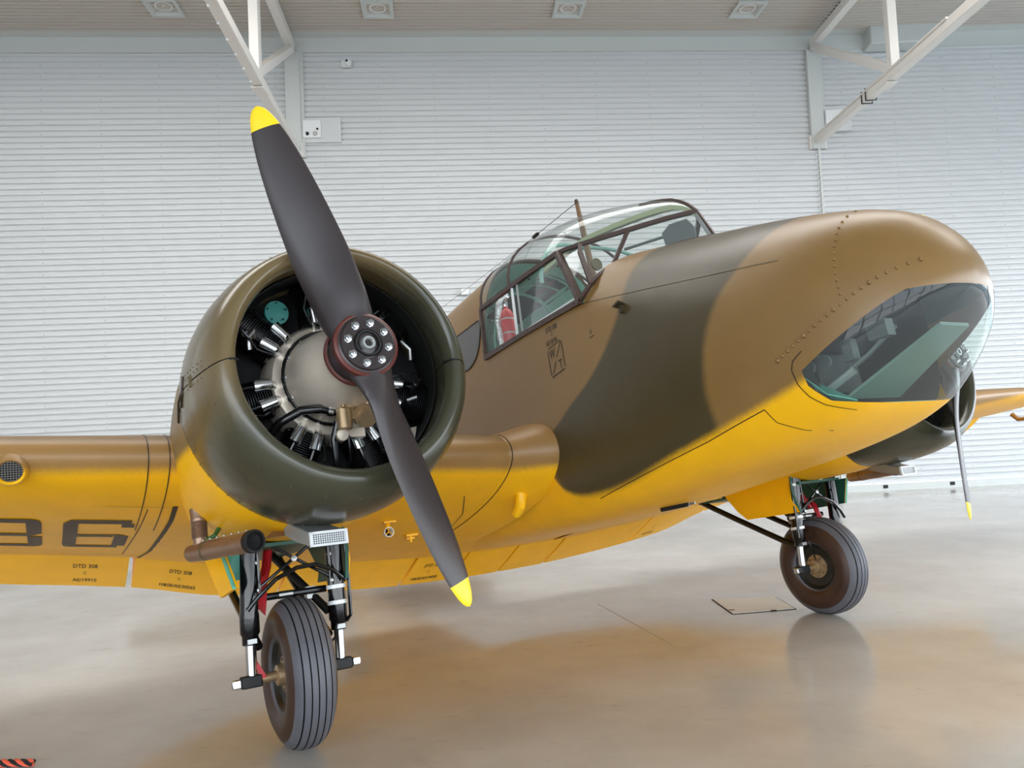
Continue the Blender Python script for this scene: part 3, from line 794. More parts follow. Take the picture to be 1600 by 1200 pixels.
hw = part(roof_patch(-.74, -.34, -.185, -.50), 'escape_hatch', M['dkpanel']); part(roof_patch(-1.35, -.79, -.10, -.50), 'escape_hatch', M['dkpanel'])
MB().tube([P(-.765, S, fus_top(-.765, S) - .04) for S in (-.08, -.2, -.3, -.4, -.5)], .012, 6).build('hatch_frame', M['hoop'], hw)
rb = part(MB().loft([[P(F, .58 * math.cos(PI * j / 18), 1.95 + .72 * math.sin(PI * j / 18) ** .8) for j in range(19)] + [P(F, .50 * math.cos(PI * j / 18), 1.95 + .62 * math.sin(PI * j / 18) ** .8) for j in range(18, -1, -1)] for F in (-.27, -.24)], caps=False), 'cabin_frame', M['mint'])
cb = MB()
for j in range(1, 18):
    cb.ball(P(-.235, .54 * math.cos(PI * j / 18), 1.95 + .67 * math.sin(PI * j / 18) ** .8), .012, 6)
stuff(cb.build('frame_bolt', M['matt'], rb))
# glare shield and sight seen through the windscreen
gs = MB().plate([P(1.50, .05, 2.09), P(1.40, .16, 2.10), P(1.37, .15, 2.24), P(1.40, .10, 2.295), P(1.48, .03, 2.30), P(1.50, 0, 2.24), P(1.52, .02, 2.18)], (0, .012, 0))
part(gs, 'glare_shield', M['grey'])
part(MB().tube([P(1.37, .14, 2.22), P(1.12, .25, 2.24)], .010, 6), 'shield_stay', M['grey'])
part(MB().tube([P(1.47, 0, 2.2), P(1.52, .02, 2.13), P(1.60, 0, 2.08)], .012, 6), 'shield_bracket', M['grey'])
part(MB().lathe([(0, .001), (0, .045), (.015, .045), (.03, .02), (.03, .001)], P(.74, .18, 2.31), (-1, 0, 0), 16), 'cabin_lamp', M['oliv'])
# aerial mast, wires and insulator
ma = part(MB().tube([P(.46, 0, 2.30), P(.435, 0, 2.75), P(.425, 0, 2.965)], [.026, .022, .015], 10), 'aerial_mast', M['mast'])
MB().tube([P(.425, 0, 2.95), P(.424, 0, 2.985)], [.019, .014], 8).build('mast_cap', M['frame'], ma)
wp, wi = P(.42, 0, 2.965), P(-.20, -.02, 2.99)
MB().tube([wp, wi], .0028, 4).build('aerial_wire', M['wire'], ma); MB().tube([wi, P(-.75, -.05, 2.74)], .0016, 4).build('aerial_wire', M['wire'], ma); MB().tube([wi, P(-6.6, 0, 3.2)], .0018, 4).build('aerial_wire', M['wire'], ma)
MB().tube([wi + Vector((.05, 0, 0)), wi + Vector((.03, 0, 0)), wi - Vector((.03, 0, 0)), wi - Vector((.05, 0, 0))], [.006, .016, .016, .006], 8).build('insulator', M['matt'], ma)

# ------------------------------------------------------------------ wing
#       S     LE F   LE U   TE F   TE U   t/c
WG = [(0.0, .42, 1.07, -2.10, .53, .178), (.6, .42, 1.08, -2.10, .54, .178), (1.3, .42, 1.115, -2.09, .58, .176), (2.27, .41, 1.165, -2.05, .68, .17), (2.95, .39, 1.205, -2.0, .84, .165), (3.75, .33, 1.26, -1.93, .97, .158),
      (5.2, .20, 1.395, -1.80, 1.22, .14), (7.4, .0, 1.48, -1.5, 1.40, .115), (8.0, -.22, 1.50, -1.15, 1.45, .10), (8.15, -.5, 1.505, -.8, 1.48, .08)]
XH = .795


def wing_pt(S, x, up, grow=0.0):
    fl_, ul, ft, ut, tc_ = lerp_tab(WG, abs(S))
    fl_ += grow * .15; c = fl_ - ft; tc_ *= 1 + grow * .25 * (1 - x / XH)
    yt = 5 * tc_ * (.2969 * math.sqrt(x) - .126 * x - .3516 * x * x + .2843 * x ** 3 - .1015 * x ** 4) * c
    ym = .045 * c * 4 * x * (1 - x) * .35
    U = ul + (ut - ul) * x + ym + (yt * 1.16 if up else -yt * .92)
    return P(fl_ - c * x, S, U)


def wing_low(F, S):
    fl_, ul, ft, ut, tc_ = lerp_tab(WG, abs(S))
    return wing_pt(S, min(1, max(0, (fl_ - F) / (fl_ - ft))), False).z


xs = [XH * (i / 22) ** 2 for i in range(23)]


def wing_ring(S, grow=0):
    return [wing_pt(S, x, True, grow) for x in xs[::-1]] + [wing_pt(S, x, False, grow) for x in xs[1:]]


for s, nm in ((1, 'wing'), (-1, 'wing')):
    ss = [.0, .3, .55, .9, 1.3, 1.7, 2.0, 2.3, 2.6, 2.95, 3.3, 3.75, 4.2, 4.7, 5.2, 5.8, 6.4, 7.0, 7.4, 7.75, 8.0, 8.1, 8.15]
    wm = MB().loft([wing_ring(s * q) for q in ss], closed=True, caps=True)
    nn = len(wing_ring(1))
    for i, f in enumerate(wm.f[:-2]):
        j = i % nn
        wm.m[i] = 1 if j < 19 else 0
    wing = part(wm, nm, [m_wing, m_wtop], sharp=40)
    # root fairing and the cover strips over the panel joints
    fa = MB().loft([wing_ring(s * q, g) for q, g in ((.60, 1.0), (.66, .93), (.74, .62), (.82, .28), (.90, .06), (.93, .02))], closed=True)
    fo = part(fa, 'root_fairing', m_wing, sharp=60)
    for q, g in ((.905, .05),):
        MB().tube([p + (p - Vector((-.6, -s * q, .95))).normalized() * .001 for p in wing_ring(s * q, g)[16:40]], .004, 4).build('fairing_seam', M['rivet'], fo)
    for q in (3.02, 2.92):
        MB().tube([p for p in wing_ring(s * q)[12:38]], .0035, 4).build('panel_joint', M['rivet'], wing)
    # trailing edge flaps and aileron, drooped
    def flap(s0, s1, name, drop=.15):
        rr = []
        for i in range(7):
            q = s * (s0 + (s1 - s0) * i / 6); a = wing_pt(q, XH + .012, True); b_ = wing_pt(q, XH + .012, False); te = wing_pt(q, 1.0, False) - Vector((0, 0, drop))
            h = Vector(((a.x + b_.x) / 2, b_.y, b_.z + .0)); a = a.lerp(b_, .1)
            rr.append([a, a.lerp(te, .5) + Vector((0, 0, .02)), te + Vector((0, 0, .008)), te, b_.lerp(te, .5) - Vector((0, 0, .004)), b_ + Vector((0, 0, .004))])
        return part(MB().loft(rr, closed=True, caps=True), name, m_yel, sharp=30)
    FL1 = [flap(.78, 1.84, 'flap'), flap(1.86, 2.93, 'flap'), flap(2.97, 5.0, 'aileron'), flap(5.02, 7.6, 'aileron')]
    if s == 1:
        FLS = FL1
        flap(-.235, .255, 'flap'); flap(.275, .755, 'flap')
    else:
        flap(.255, .755, 'flap')


def low_strip(mbx, pts, wdt, S_sign=1):
    for (a, b_) in zip(pts[:-1], pts[1:]):
        A_ = P(a[0], a[1], wing_low(*a) - .003); B_ = P(b_[0], b_[1], wing_low(*b_) - .003); d = (B_ - A_).normalized(); x = Vector((-d.y, d.x, 0)) * wdt / 2
        mbx.add([A_ - x, A_ + x, B_ + x, B_ - x], [(0, 1, 2, 3)])


jt = MB()
for pts, wd in (([(.0, 2.855), (-.25, 2.85), (-.6, 2.86), (-1.2, 2.875), (-1.5, 2.92)], .028), ([(-.05, 2.99), (-1.35, 3.03)], .006), ([(-.02, 2.86), (-.02, 3.2)], .006), ([(-1.38, 2.9), (-1.38, 3.5)], .006),
                ([(.0, 2.72), (-.3, 2.71)], .006), ([(-.6, .95), (-.2, 1.0), (.1, 1.12)], .006), ([(-1.2, 1.1), (-.9, .9)], .006), ([(-1.3, 1.2), (-1.42, 1.75)], .006)):
    fine = []
    for a, b_ in zip(pts[:-1], pts[1:]):
        fine += [(a[0] + (b_[0] - a[0]) * q / 6, a[1] + (b_[1] - a[1]) * q / 6) for q in range(6)]
    low_strip(jt, fine + [pts[-1]], wd)
stuff(jt.build('panel_joint', M['rivet'], wing))
# mesh covered air intake in the starboard leading edge
c0 = P(.325, 3.613, 1.18)
ai = part(MB().lathe([(-.05, .085), (.012, .072), (.03, .060), (.02, .052), (-.04, .05)], c0, (.88, 0, -.47), 26), 'air_intake', m_wing)
MB().lathe([(.0, .001), (.0, .053)], c0, (.88, 0, -.47), 20).build('intake_back', M['deep'], ai)
gm = MB(); ax = Vector((.88, 0, -.47)).normalized(); ux = ax.cross(Vector((0, 1, 0))).normalized(); uy = Vector((0, 1, 0))
for i in range(-4, 5):
    h = math.sqrt(max(0, .052 ** 2 - (i * .0115) ** 2))
    gm.beam(c0 + ax * .012 + ux * i * .0115 - uy * h, c0 + ax * .012 + ux * i * .0115 + uy * h, .003, .003, ax); gm.beam(c0 + ax * .012 + uy * i * .0115 - ux * h, c0 + ax * .012 + uy * i * .0115 + ux * h, .003, .003, ax)
stuff(gm.build('intake_mesh', M['steel'], ai))
# yellow scoop pipe, venturi and hook under the centre section
part(MB().tube([P(.17, .74, .90), P(.19, .745, .83), P(.17, .75, .77), P(.10, .75, .725)], [.042, .04, .038, .034], 14), 'scoop_pipe', m_yel)
vf, vs_ = -.30, 1.52; vz = wing_low(vf, vs_)
vu = part(MB().beam(P(vf - .01, vs_ - .015, vz + .005), P(vf, vs_, vz - .05), .014, .03).box(P(vf - .01, vs_ - .02, vz - .004), (.05, .085, .012)), 'venturi', m_yel)
MB().lathe([(-.03, .026), (.03, .034), (.03, .029), (-.03, .021)], P(vf, vs_, vz - .072), (1, 0, 0), 20, True).build('venturi_ring', M['white'], vu); MB().lathe([(0, .001), (0, .028)], P(vf - .01, vs_, vz - .072), (1, 0, 0), 18).build('venturi_throat', M['deep'], vu)
for a_ in (0, 2.1, 4.2):
    MB().tube([P(vf + .02, vs_, vz - .072), P(vf + .02, vs_ + .03 * math.sin(a_), vz - .072 + .03 * math.cos(a_))], .004, 5).build('venturi_vane', m_yel, vu)
vf, vs_ = -.66, 1.21; vz = wing_low(vf, vs_)
part(MB().box(P(vf, vs_, vz - .004), (.08, .09, .016)).tube([P(vf, vs_, vz), P(vf, vs_, vz - .055)], .011, 8).tube([P(vf, vs_ - .03, vz - .025), P(vf, vs_ + .03, vz - .025)], .008, 6), 'tie_down_lug', m_yel)
ub_ = part(MB().tube([P(.84, .13, .585), P(1.02, .06, .588)], .014, 8), 'retraction_rod', M['black']); MB().tube([P(.98, .075, .588), P(1.06, .045, .590)], .008, 6).build('rod_end', M['steel'], ub_)
# pitot hook under the port wing, far right
part(MB().tube([P(.15, -5.75, 1.19), P(.20, -5.75, 1.12), P(.32, -5.76, 1.10), P(.42, -5.78, 1.13)], [.025, .025, .022, .015], 8), 'pitot_hook', mat('ochre_paint', (150, 98, 20), .4))
part(MB().lathe([(-.25, .012), (-.2, .05), (.15, .07), (.3, .04), (.33, .005)], P(.1, -4.3, 1.15), (1, 0, 0), 18), 'landing_lamp_fairing', M['oliv'])

# ------------------------------------------------------------------ tail (behind the wing)
for s in (1, -1):
    part(MB().loft([[P(F0_ - c * (1 - math.cos(a)) / 2, s * q, 1.72 + th * math.sin(a)) for a in [2 * PI * j / 16 for j in range(16)]] for q, F0_, c, th in ((0.0, -5.6, 1.3, .07), (1.6, -5.75, 1.1, .055), (2.5, -6.0, .7, .03), (2.62, -6.2, .3, .012))], caps=True), 'tailplane', m_wtop)
part(MB().loft([[P(F0_ - c * (1 - math.cos(a)) / 2, th * math.sin(a), u) for a in [2 * PI * j / 16 for j in range(16)]] for u, F0_, c, th in ((1.7, -5.5, 1.6, .07), (2.5, -5.9, 1.3, .055), (3.1, -6.3, .8, .03), (3.2, -6.5, .4, .012))], caps=True), 'fin', m_wtop)
tw = part(MB().lathe([(-.06, .05), (-.06, .13), (-.03, .16), (.03, .16), (.06, .13), (.06, .05)], P(-6.45, 0, 1.123), (0, 1, 0), 24), 'tail_wheel', M['tyre'])
MB().tube([P(-6.45, 0, 1.16), P(-6.35, 0, 1.4)], .03, 8).build('tail_strut', M['black'], tw)

# ------------------------------------------------------------------ nacelles, cowlings, engines, propellers (starboard built, port copied)
POWER = []


def pwr(mb, name, m, **kw):
    o = mb.build(name, m, AC, OFF, **kw); POWER.append(o); return o


def C(F, rad, ang):
    """point at radius and angle (0 up, positive to starboard) about the engine axis"""
    return P(F, ES + rad * math.sin(ang), EU + rad * math.cos(ang))


NAC = [(-2.5, .04, .93, .86), (-2.1, .20, 1.05, .80), (-1.4, .36, 1.22, .76), (-.7, .45, 1.44, .745), (-.2, .58, 1.66, .735), (.2, .63, 1.82, .715), (.5, .645, 1.94, .715), (.80, .635, 1.99, .755), (.86, .61, 1.97, .78)]
rings = []
for F in (-2.5, -2.4, -2.1, -1.8, -1.4, -1.0, -.7, -.45, -.2, 0, .1, .2, .3, .4, .5, .6, .7, .8, .86):
    w_, zt, zb = lerp_tab(NAC, F); zc = (zt * .45 + zb * .55) + .05
    rings.append([P(F, ES + w_ * math.copysign(abs(math.cos(a)) ** (2 / 2.2), math.cos(a)), zc + ((zt - zc) if math.sin(a) > 0 else (zc - zb)) * math.copysign(abs(math.sin(a)) ** (2 / 2.2), math.sin(a))) for a in [2 * PI * j / 44 for j in range(44)]])
na = pwr(MB().loft(rings, caps=True), 'engine_nacelle', m_nac, sharp=60)
wl = MB().plate([P(.18, ES - .26, .715), P(.18, ES + .26, .715), P(-1.1, ES + .22, .725), P(-1.1, ES - .22, .725)], (0, 0, -.02)); wl.build('well_shade_plate', M['tealdark'], na)  # dark plate painted as the shade of an open wheel well
COWL = [(1.05, .545), (1.25, .51), (1.345, .498), (1.385, .505), (1.408, .522), (1.415, .545), (1.400, .572), (1.36, .600), (1.29, .625), (1.18, .648), (1.05, .662), (.92, .664), (.80, .655), (.70, .642), (.69, .63), (.80, .64), (1.05, .645)]


def cowl_half(a0, a1):
    m = MB(); nn_ = 48; vs = []
    for F, r in COWL:
        kk = min(1, max(0, (r - .53) / .1)) * .025
        for j in range(nn_ + 1):
            vs.append(C(F, r, a0 + (a1 - a0) * j / nn_) - Vector((0, 0, kk)))
    m.add(vs, [(i * (nn_ + 1) + j, i * (nn_ + 1) + j + 1, (i + 1) * (nn_ + 1) + j + 1, (i + 1) * (nn_ + 1) + j) for i in range(len(COWL) - 1) for j in range(nn_)])
    return m


g_ = .0045
cu = pwr(cowl_half(-PI / 2 + g_, PI / 2 - g_), 'engine_cowling', m_cowl, sharp=60)
cl_ = pwr(cowl_half(PI / 2 + g_, 3 * PI / 2 - g_), 'engine_cowling', m_cowl, sharp=60)
for s in (1, -1):
    a = s * PI / 2; sm = MB()
    sm.add([C(F, r - .012, a + q) - Vector((0, 0, min(1, max(0, (r - .53) / .1)) * .025)) for F, r in COWL[2:14] for q in (-.008, .008)], [(2 * i, 2 * i + 1, 2 * i + 3, 2 * i + 2) for i in range(11)])
    sm.build('seam_strip', M['deep'], cl_)
# rivets and seam catches of the cowling
rv = MB()
for s in (1, -1):
    for dz in (-.035, .05, .085):
        for i in range(6):
            F = 1.05 + i * .045; r = lerp_tab([(f, q) for f, q in COWL[6:12]][::-1], F)[0]
            rv.ball(C(F, r - .001, s * (PI / 2 - dz)) - Vector((0, 0, .025)), .005, 5)
for i in range(64):
    for F, r in ((.78, .652), (.84, .658)):
        rv.ball(C(F, r, 2 * PI * i / 64) - Vector((0, 0, .025)), .0045, 4)
for i in range(24):
    rv.ball(C(1.33, .612, 2 * PI * i / 24) - Vector((0, 0, .02)), .004, 4)
stuff(rv.build('cowling_rivet', M['oliv'], cu))
for F, da, L_ in ((1.14, .0, .02), (.98, .06, .03), (.93, .10, .025)):
    r = .655
    q = MB().box(C(F, r, PI / 2 + da) - Vector((0, 0, .025)), (.012, .012, .05)); q.build('cowling_catch', M['oliv'], cl_)
q = MB(); q.tube([C(1.0, .664, PI / 2 - .02) - Vector((0, 0, .025)), C(.86, .666, PI / 2 - .02 + .05) - Vector((0, 0, .025)), C(.70, .652, PI / 2 + .12) - Vector((0, 0, .025))], .006, 5); q.tube([C(1.0, .667, PI / 2 - .10) - Vector((0, 0, .025)), C(.98, .667, PI / 2 + .02) - Vector((0, 0, .025)), C(.92, .668, PI / 2 + .09) - Vector((0, 0, .025))], .005, 5)
q.build('cowling_strap', M['rivet'], cl_)

# engine
en = pwr(MB().lathe([(.90, .001), (.90, .30), (1.02, .295), (1.06, .275), (1.075, .245), (1.10, .228), (1.18, .216), (1.27, .196), (1.34, .165), (1.39, .135), (1.42, .125), (1.43, .001)], P(0, ES, EU), (1, 0, 0), 40), 'engine', M['silver'], sharp=30)
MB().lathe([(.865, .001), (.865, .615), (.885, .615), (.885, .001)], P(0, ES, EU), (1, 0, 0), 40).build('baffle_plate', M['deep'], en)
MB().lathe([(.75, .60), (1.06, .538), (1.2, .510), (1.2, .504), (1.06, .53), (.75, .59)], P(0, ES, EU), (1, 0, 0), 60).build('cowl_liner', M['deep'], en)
MB().tube([C(1.105, .236, 2 * PI * j / 40) for j in range(41)], .0085, 6, cap=False).build('ignition_ring', M['black'], en)
bb = None
for j in range(14):
    a = 2 * PI * (j + .5) / 14
    if bb is None:
        bb = MB().lathe([(0, .022), (.02, .018), (.022, .011), (.036, .010), (.037, .001)], (0, 0, 0), (1, 0, 0), 8).build('crankcase_bolt', M['steel'], en); b1 = bb
    else:
        b1 = bb.copy(); COL.objects.link(b1); b1.parent = en
    b1.location = C(1.085, .222, a)
cylm = rodm = slvm = None
for j in range(7):
    a = 2 * PI * j / 7; R_ = Matrix.Rotation(a, 4, 'X')
    if cylm is None:
        prof = [(.26, .088)]
        for i in range(22):
            z = .285 + i * .0115; prof += [(z, .074), (z + .003, .098 if i < 12 else .108), (z + .0055, .098 if i < 12 else .108), (z + .0085, .074)]
        prof += [(.538, .06), (.545, .001)]
        cylm = MB().lathe(prof, P(0.97, 0, 0), (0, 0, 1), 20).build('cylinder', M['fin'], en, sharp=20); cy = cylm
        bx = MB(); [bx.tube([P(1.02, d, .245), P(1.08, d * 1.25, .30), P(1.075, d * 1.5, .365)], [.024, .030, .033], 12) for d in (.034, -.034)]
        slvm = bx.build('pushrod_sleeve', M['chrome'], en); sl = slvm
        bx = MB(); [bx.tube([P(1.07, d * 1.6, .34), P(1.04, d * 2.0, .53)], .0105, 8) for d in (.030, -.030)]
        rodm = bx.build('pushrod_tube', M['black'], en); rd = rodm
        crm = MB().plate([P(1.03, -.10, .24), P(1.03, .10, .24), P(1.0, .085, .30), P(1.0, -.085, .30)], (-.05, 0, 0)).build('cylinder_seat', M['silver'], en, bevel=.008); cs = crm
        plm = MB().lathe([(0, .016), (.03, .016), (.03, .011), (.065, .009), (.066, .001)], P(1.06, .06, .44), (1, -.3, .2), 8).build('spark_plug', M['steel'], en); pl_ = plm
        hlm = MB().tube([P(1.12, .07, .45), P(1.15, .09, .46), P(1.15, .10, .42), P(1.09, .10, .36), P(1.08, .07, .28)], .006, 6).build('ignition_lead', M['black'], en); hl = hlm
        objs6 = (cylm, slvm, rodm, crm, plm, hlm)
        for o in objs6:
            o.location = P(0, ES, EU)
    else:
        for q in objs6:
            c = q.copy(); COL.objects.link(c); c.parent = en; c.rotation_euler = (a, 0, 0)
# oil pump, hoses, drain, data discs
pu = MB().lathe([(-.05, .001), (-.05, .05), (.0, .055), (.02, .05), (.02, .042), (.05, .042), (.05, .001)], P(1.26, ES - .085, EU - .235), (.75, 0, -.5), 18).build('oil_pump', M['brass'], en)
q = MB().box(P(1.22, ES - .02, EU - .205), (.09, .10, .09)).lathe([(-.05, .001), (-.05, .036), (.05, .036), (.06, .02), (.06, .001)], P(1.25, ES + .01, EU - .245), (0, 0, 1), 14).lathe([(-.06, .001), (-.06, .03), (.06, .03), (.06, .001)], P(1.22, ES - .06, EU - .17), (0, 1, .2), 14)
q.tube([P(1.26, ES - .05, EU - .19), P(1.29, ES + .03, EU - .19)], .012, 8).build('pump_body', M['brass'], en, bevel=.006)
MB().lathe([(-.02, .03), (.012, .03), (.014, .001)], P(1.23, ES + .02, EU - .315), (1, 0, -.2), 12).box(P(1.19, ES - .03, EU - .30), (.05, .14, .05)).build('drain_block', M['silver'], en, bevel=.005)
ho = MB().tube([P(1.22, ES + .03, EU - .20), P(1.225, ES + .11, EU - .185), P(1.215, ES + .20, EU - .19), P(1.18, ES + .29, EU - .235), P(1.10, ES + .345, EU - .31), P(1.0, ES + .37, EU - .38)], .0215, 12).build('oil_hose', M['black'], en)
MB().lathe([(-.012, .027), (.012, .027)], P(1.222, ES + .065, EU - .195), (0, -1, .15), 14).build('hose_clip', M['chrome'], ho)
MB().tube([P(1.22, ES + .035, EU - .25), P(1.2, ES + .055, EU - .33), P(1.18, ES + .045, EU - .43), P(1.15, ES + .04, EU - .52)], .0165, 10).build('oil_hose', M['black'], en)
MB().tube([P(1.23, ES - .01, EU - .32), P(1.2, ES - .02, EU - .42), P(1.14, ES + .0, EU - .50)], .007, 6).build('drain_pipe', M['black'], en)
sq = MB().lathe([(0, .001), (0, .062), (.014, .06), (.016, .001)], P(1.0, ES + .215, EU + .365), (1, .1, -.1), 24).build('inspection_disc', M['disc'], en)
for j in range(5):
    MB().ball(P(1.02, ES + .215 + .047 * math.sin(j * 1.256), EU + .365 + .047 * math.cos(j * 1.256)), .006, 6).build('disc_screw', M['chrome'], sq)
for (d, u, d2, u2) in ((-.40, .20, -.44, .10), (-.39, -.12, -.45, -.10)):
    MB().tube([P(1.08, ES + d, EU + u), P(1.10, ES + (d + d2) / 2 - .015, EU + (u + u2) / 2), P(1.08, ES + d2, EU + u2)], .013, 8).build('plug_elbow', M['steel'], en)
MB().tube([P(1.1, ES + .36, EU + .20), P(1.13, ES + .365, EU + .225), P(1.12, ES + .385, EU + .20), P(1.1, ES + .38, EU + .14)], .015, 8).build('plug_elbow', M['steel'], en)
for a0, a1, r in ((.30, .62, .50), (-1.28, -1.0, .49)):
    q = MB().add([C(.98 + z, r, a0 + (a1 - a0) * i / 6) for i in range(7) for z in (0, .06)], [(2 * i, 2 * i + 1, 2 * i + 3, 2 * i + 2) for i in range(6)]); q.build('baffle_tag', M['oliv'], en, fix=False)
q = MB().plate([P(1.0, ES - .33, EU - .42), P(1.0, ES - .42, EU - .38), P(1.0, ES - .46, EU - .24), P(1.0, ES - .36, EU - .26)], (.005, 0, 0)); q.build('baffle_tag', M['silver'], en)

# propeller (local: x along the shaft, z along the upper blade)
TAB = [(.02, .20, 14), (.10, .215, 18), (.15, .235, 30), (.20, .255, 41), (.26, .268, 44), (.40, .268, 37), (.56, .256, 31), (.75, .232, 28), (.92, .200, 25.5), (1.05, .160, 24), (1.13, .122, 23), (1.18, .085, 22), (1.208, .045, 22), (1.2185, .006, 22)]
SEC = [(-.5, 0, 0), (-.42, .5, -.25), (-.25, .85, -.4), (0, 1, -.45), (.22, .95, -.42), (.40, .6, -.3), (.47, .35, -.18), (.5, 0, 0)]


def blade_ring(r):
    c, bt = lerp_tab(TAB, r); bt = math.radians(bt); th = .013 + .075 * max(0, 1 - r / .55) ** 1.6 + .022 * max(0, 1 - r / 1.2)
    th *= min(1, c / .1)
    ch = Vector((math.sin(bt), math.cos(bt), 0)); no = Vector((math.cos(bt), -math.sin(bt), 0))
    loop = [(q[0], q[1]) for q in SEC] + [(q[0], q[2]) for q in SEC[-2:0:-1]]
    return [ch * (x * c) + no * (y * th) + Vector((0, 0, r)) for x, y in loop]


def propeller():
    hub = MB().lathe([(.0, .001), (.0, .040), (-.012, .044), (-.012, .062), (.004, .066), (.004, .118), (-.008, .122), (-.010, .127), (-.018, .142), (-.040, .144), (-.046, .128)], (0, 0, 0), (1, 0, 0), 44).build('propeller', M['plate'], AC, OFF + P(EF, ES, EU), sharp=30)
    MB().lathe([(-.013, .127), (-.011, .136), (-.018, .1455), (-.042, .146), (-.05, .128)], (0, 0, 0), (1, 0, 0), 44).build('hub_rim', M['redbrown'], hub, sharp=30)
    MB().lathe([(-.148, .136), (-.15, .146), (-.172, .146), (-.178, .13), (-.235, .118), (-.235, .001)], (0, 0, 0), (1, 0, 0), 40).build('hub_rim', M['redbrown'], hub, sharp=30)
    MB().lathe([(-.045, .13), (-.15, .13)], (0, 0, 0), (1, 0, 0), 40).build('hub_boss', M['prop'], hub)
    MB().lathe([(-.02, .001), (-.02, .016), (.012, .016), (.018, .020), (.018, .028), (.006, .034), (-.02, .036)], (0, 0, 0), (1, 0, 0), 24).build('shaft_nut', M['mesh_g'], hub, sharp=30)
    MB().lathe([(.004, .047), (.012, .050), (.012, .058), (.004, .062)], (0, 0, 0), (1, 0, 0), 30).build('shaft_ring', M['matt'], hub)
    bo = None
    for j in range(8):
        a = 2 * PI * (j + .5) / 8 + .1
        if bo is None:
            bm_ = MB().lathe([(.003, .019), (.007, .019), (.007, .0155), (.022, .015), (.024, .008), (.032, .008), (.033, .001)], (0, 0, 0), (1, 0, 0), 6)
            bo = bm_.build('hub_bolt', M['chrome'], hub, sharp=20); c = bo
        else:
            c = bo.copy(); COL.objects.link(c); c.parent = hub
        c.location = (0, .092 * math.sin(a), .092 * math.cos(a))
    rs = [.02, .06, .1, .125, .15, .175, .2, .23, .26, .3, .36, .42, .5, .58, .66, .74, .82, .9, .97, 1.03, 1.08, 1.105]
    rt = [1.105, 1.125, 1.15, 1.17, 1.185, 1.198, 1.208, 1.214, 1.2185]
    o1 = MB().loft([blade_ring(r) for r in rs], caps=True).build('blade', M['prop'], hub, (-.098, 0, 0), sharp=50)
    t1 = MB().loft([blade_ring(r) for r in rt], caps=True).build('blade_tip', M['proptip'], hub, (-.098, 0, 0), sharp=50)
    for q in (o1, t1):
        c = q.copy(); COL.objects.link(c); c.parent = hub; c.location = (-.098, 0, 0); c.rotation_euler = (PI, 0, 0)
    hub.rotation_euler = (.30301, 0, 0)
    return hub


pr = propeller()


def copy_tree(o, parent, loc):
    c = o.copy(); COL.objects.link(c); c.parent = parent; c.location = loc
    for ch in list(o.children):
        copy_tree(ch, c, ch.location.copy())
    return c


for o in POWER:
    copy_tree(o, AC, o.location + Vector((0, 2 * ES, 0)))
p2 = copy_tree(pr, AC, pr.location + Vector((0, 2 * ES, 0))); p2.rotation_euler = (-.2278, 0, 0)

# ------------------------------------------------------------------ undercarriage
TY = []
for i in range(49):
    t_ = -1 + 2 * i / 48
    TY.append((t_ * .1335, .41 - .11 * abs(t_) ** 3.2))
tread = []
for t_, r in TY:
    tread.append((t_, r))
gro = [-.080, -.045, -.010, .025, .060]
gro = [-.074, -.037, 0, .037, .074]
prof = []
for t_, r in TY:
    prof.append((t_, r))
for g in gro:
    prof += [(g - .0035, None), (g - .003, -.012), (g + .003, -.012), (g + .0035, None)]


def tyre_r(t_):
    return .41 - .11 * abs(t_ / .1335) ** 3.2


prof = sorted([q for q in prof if q[1] is None or q[1] < 0 or all(abs(q[0] - g) > .0036 for g in gro)], key=lambda q: q[0])
prof = [(t_, tyre_r(t_) if v_ is None else (tyre_r(t_) + v_ if v_ < 0 else v_)) for t_, v_ in prof]
side = [(.1335, .30), (.1325, .27), (.126, .235), (.112, .205), (.098, .192), (.085, .188)]
prof = [(-a, b_) for a, b_ in side[::-1]] + prof[1:-1] + side


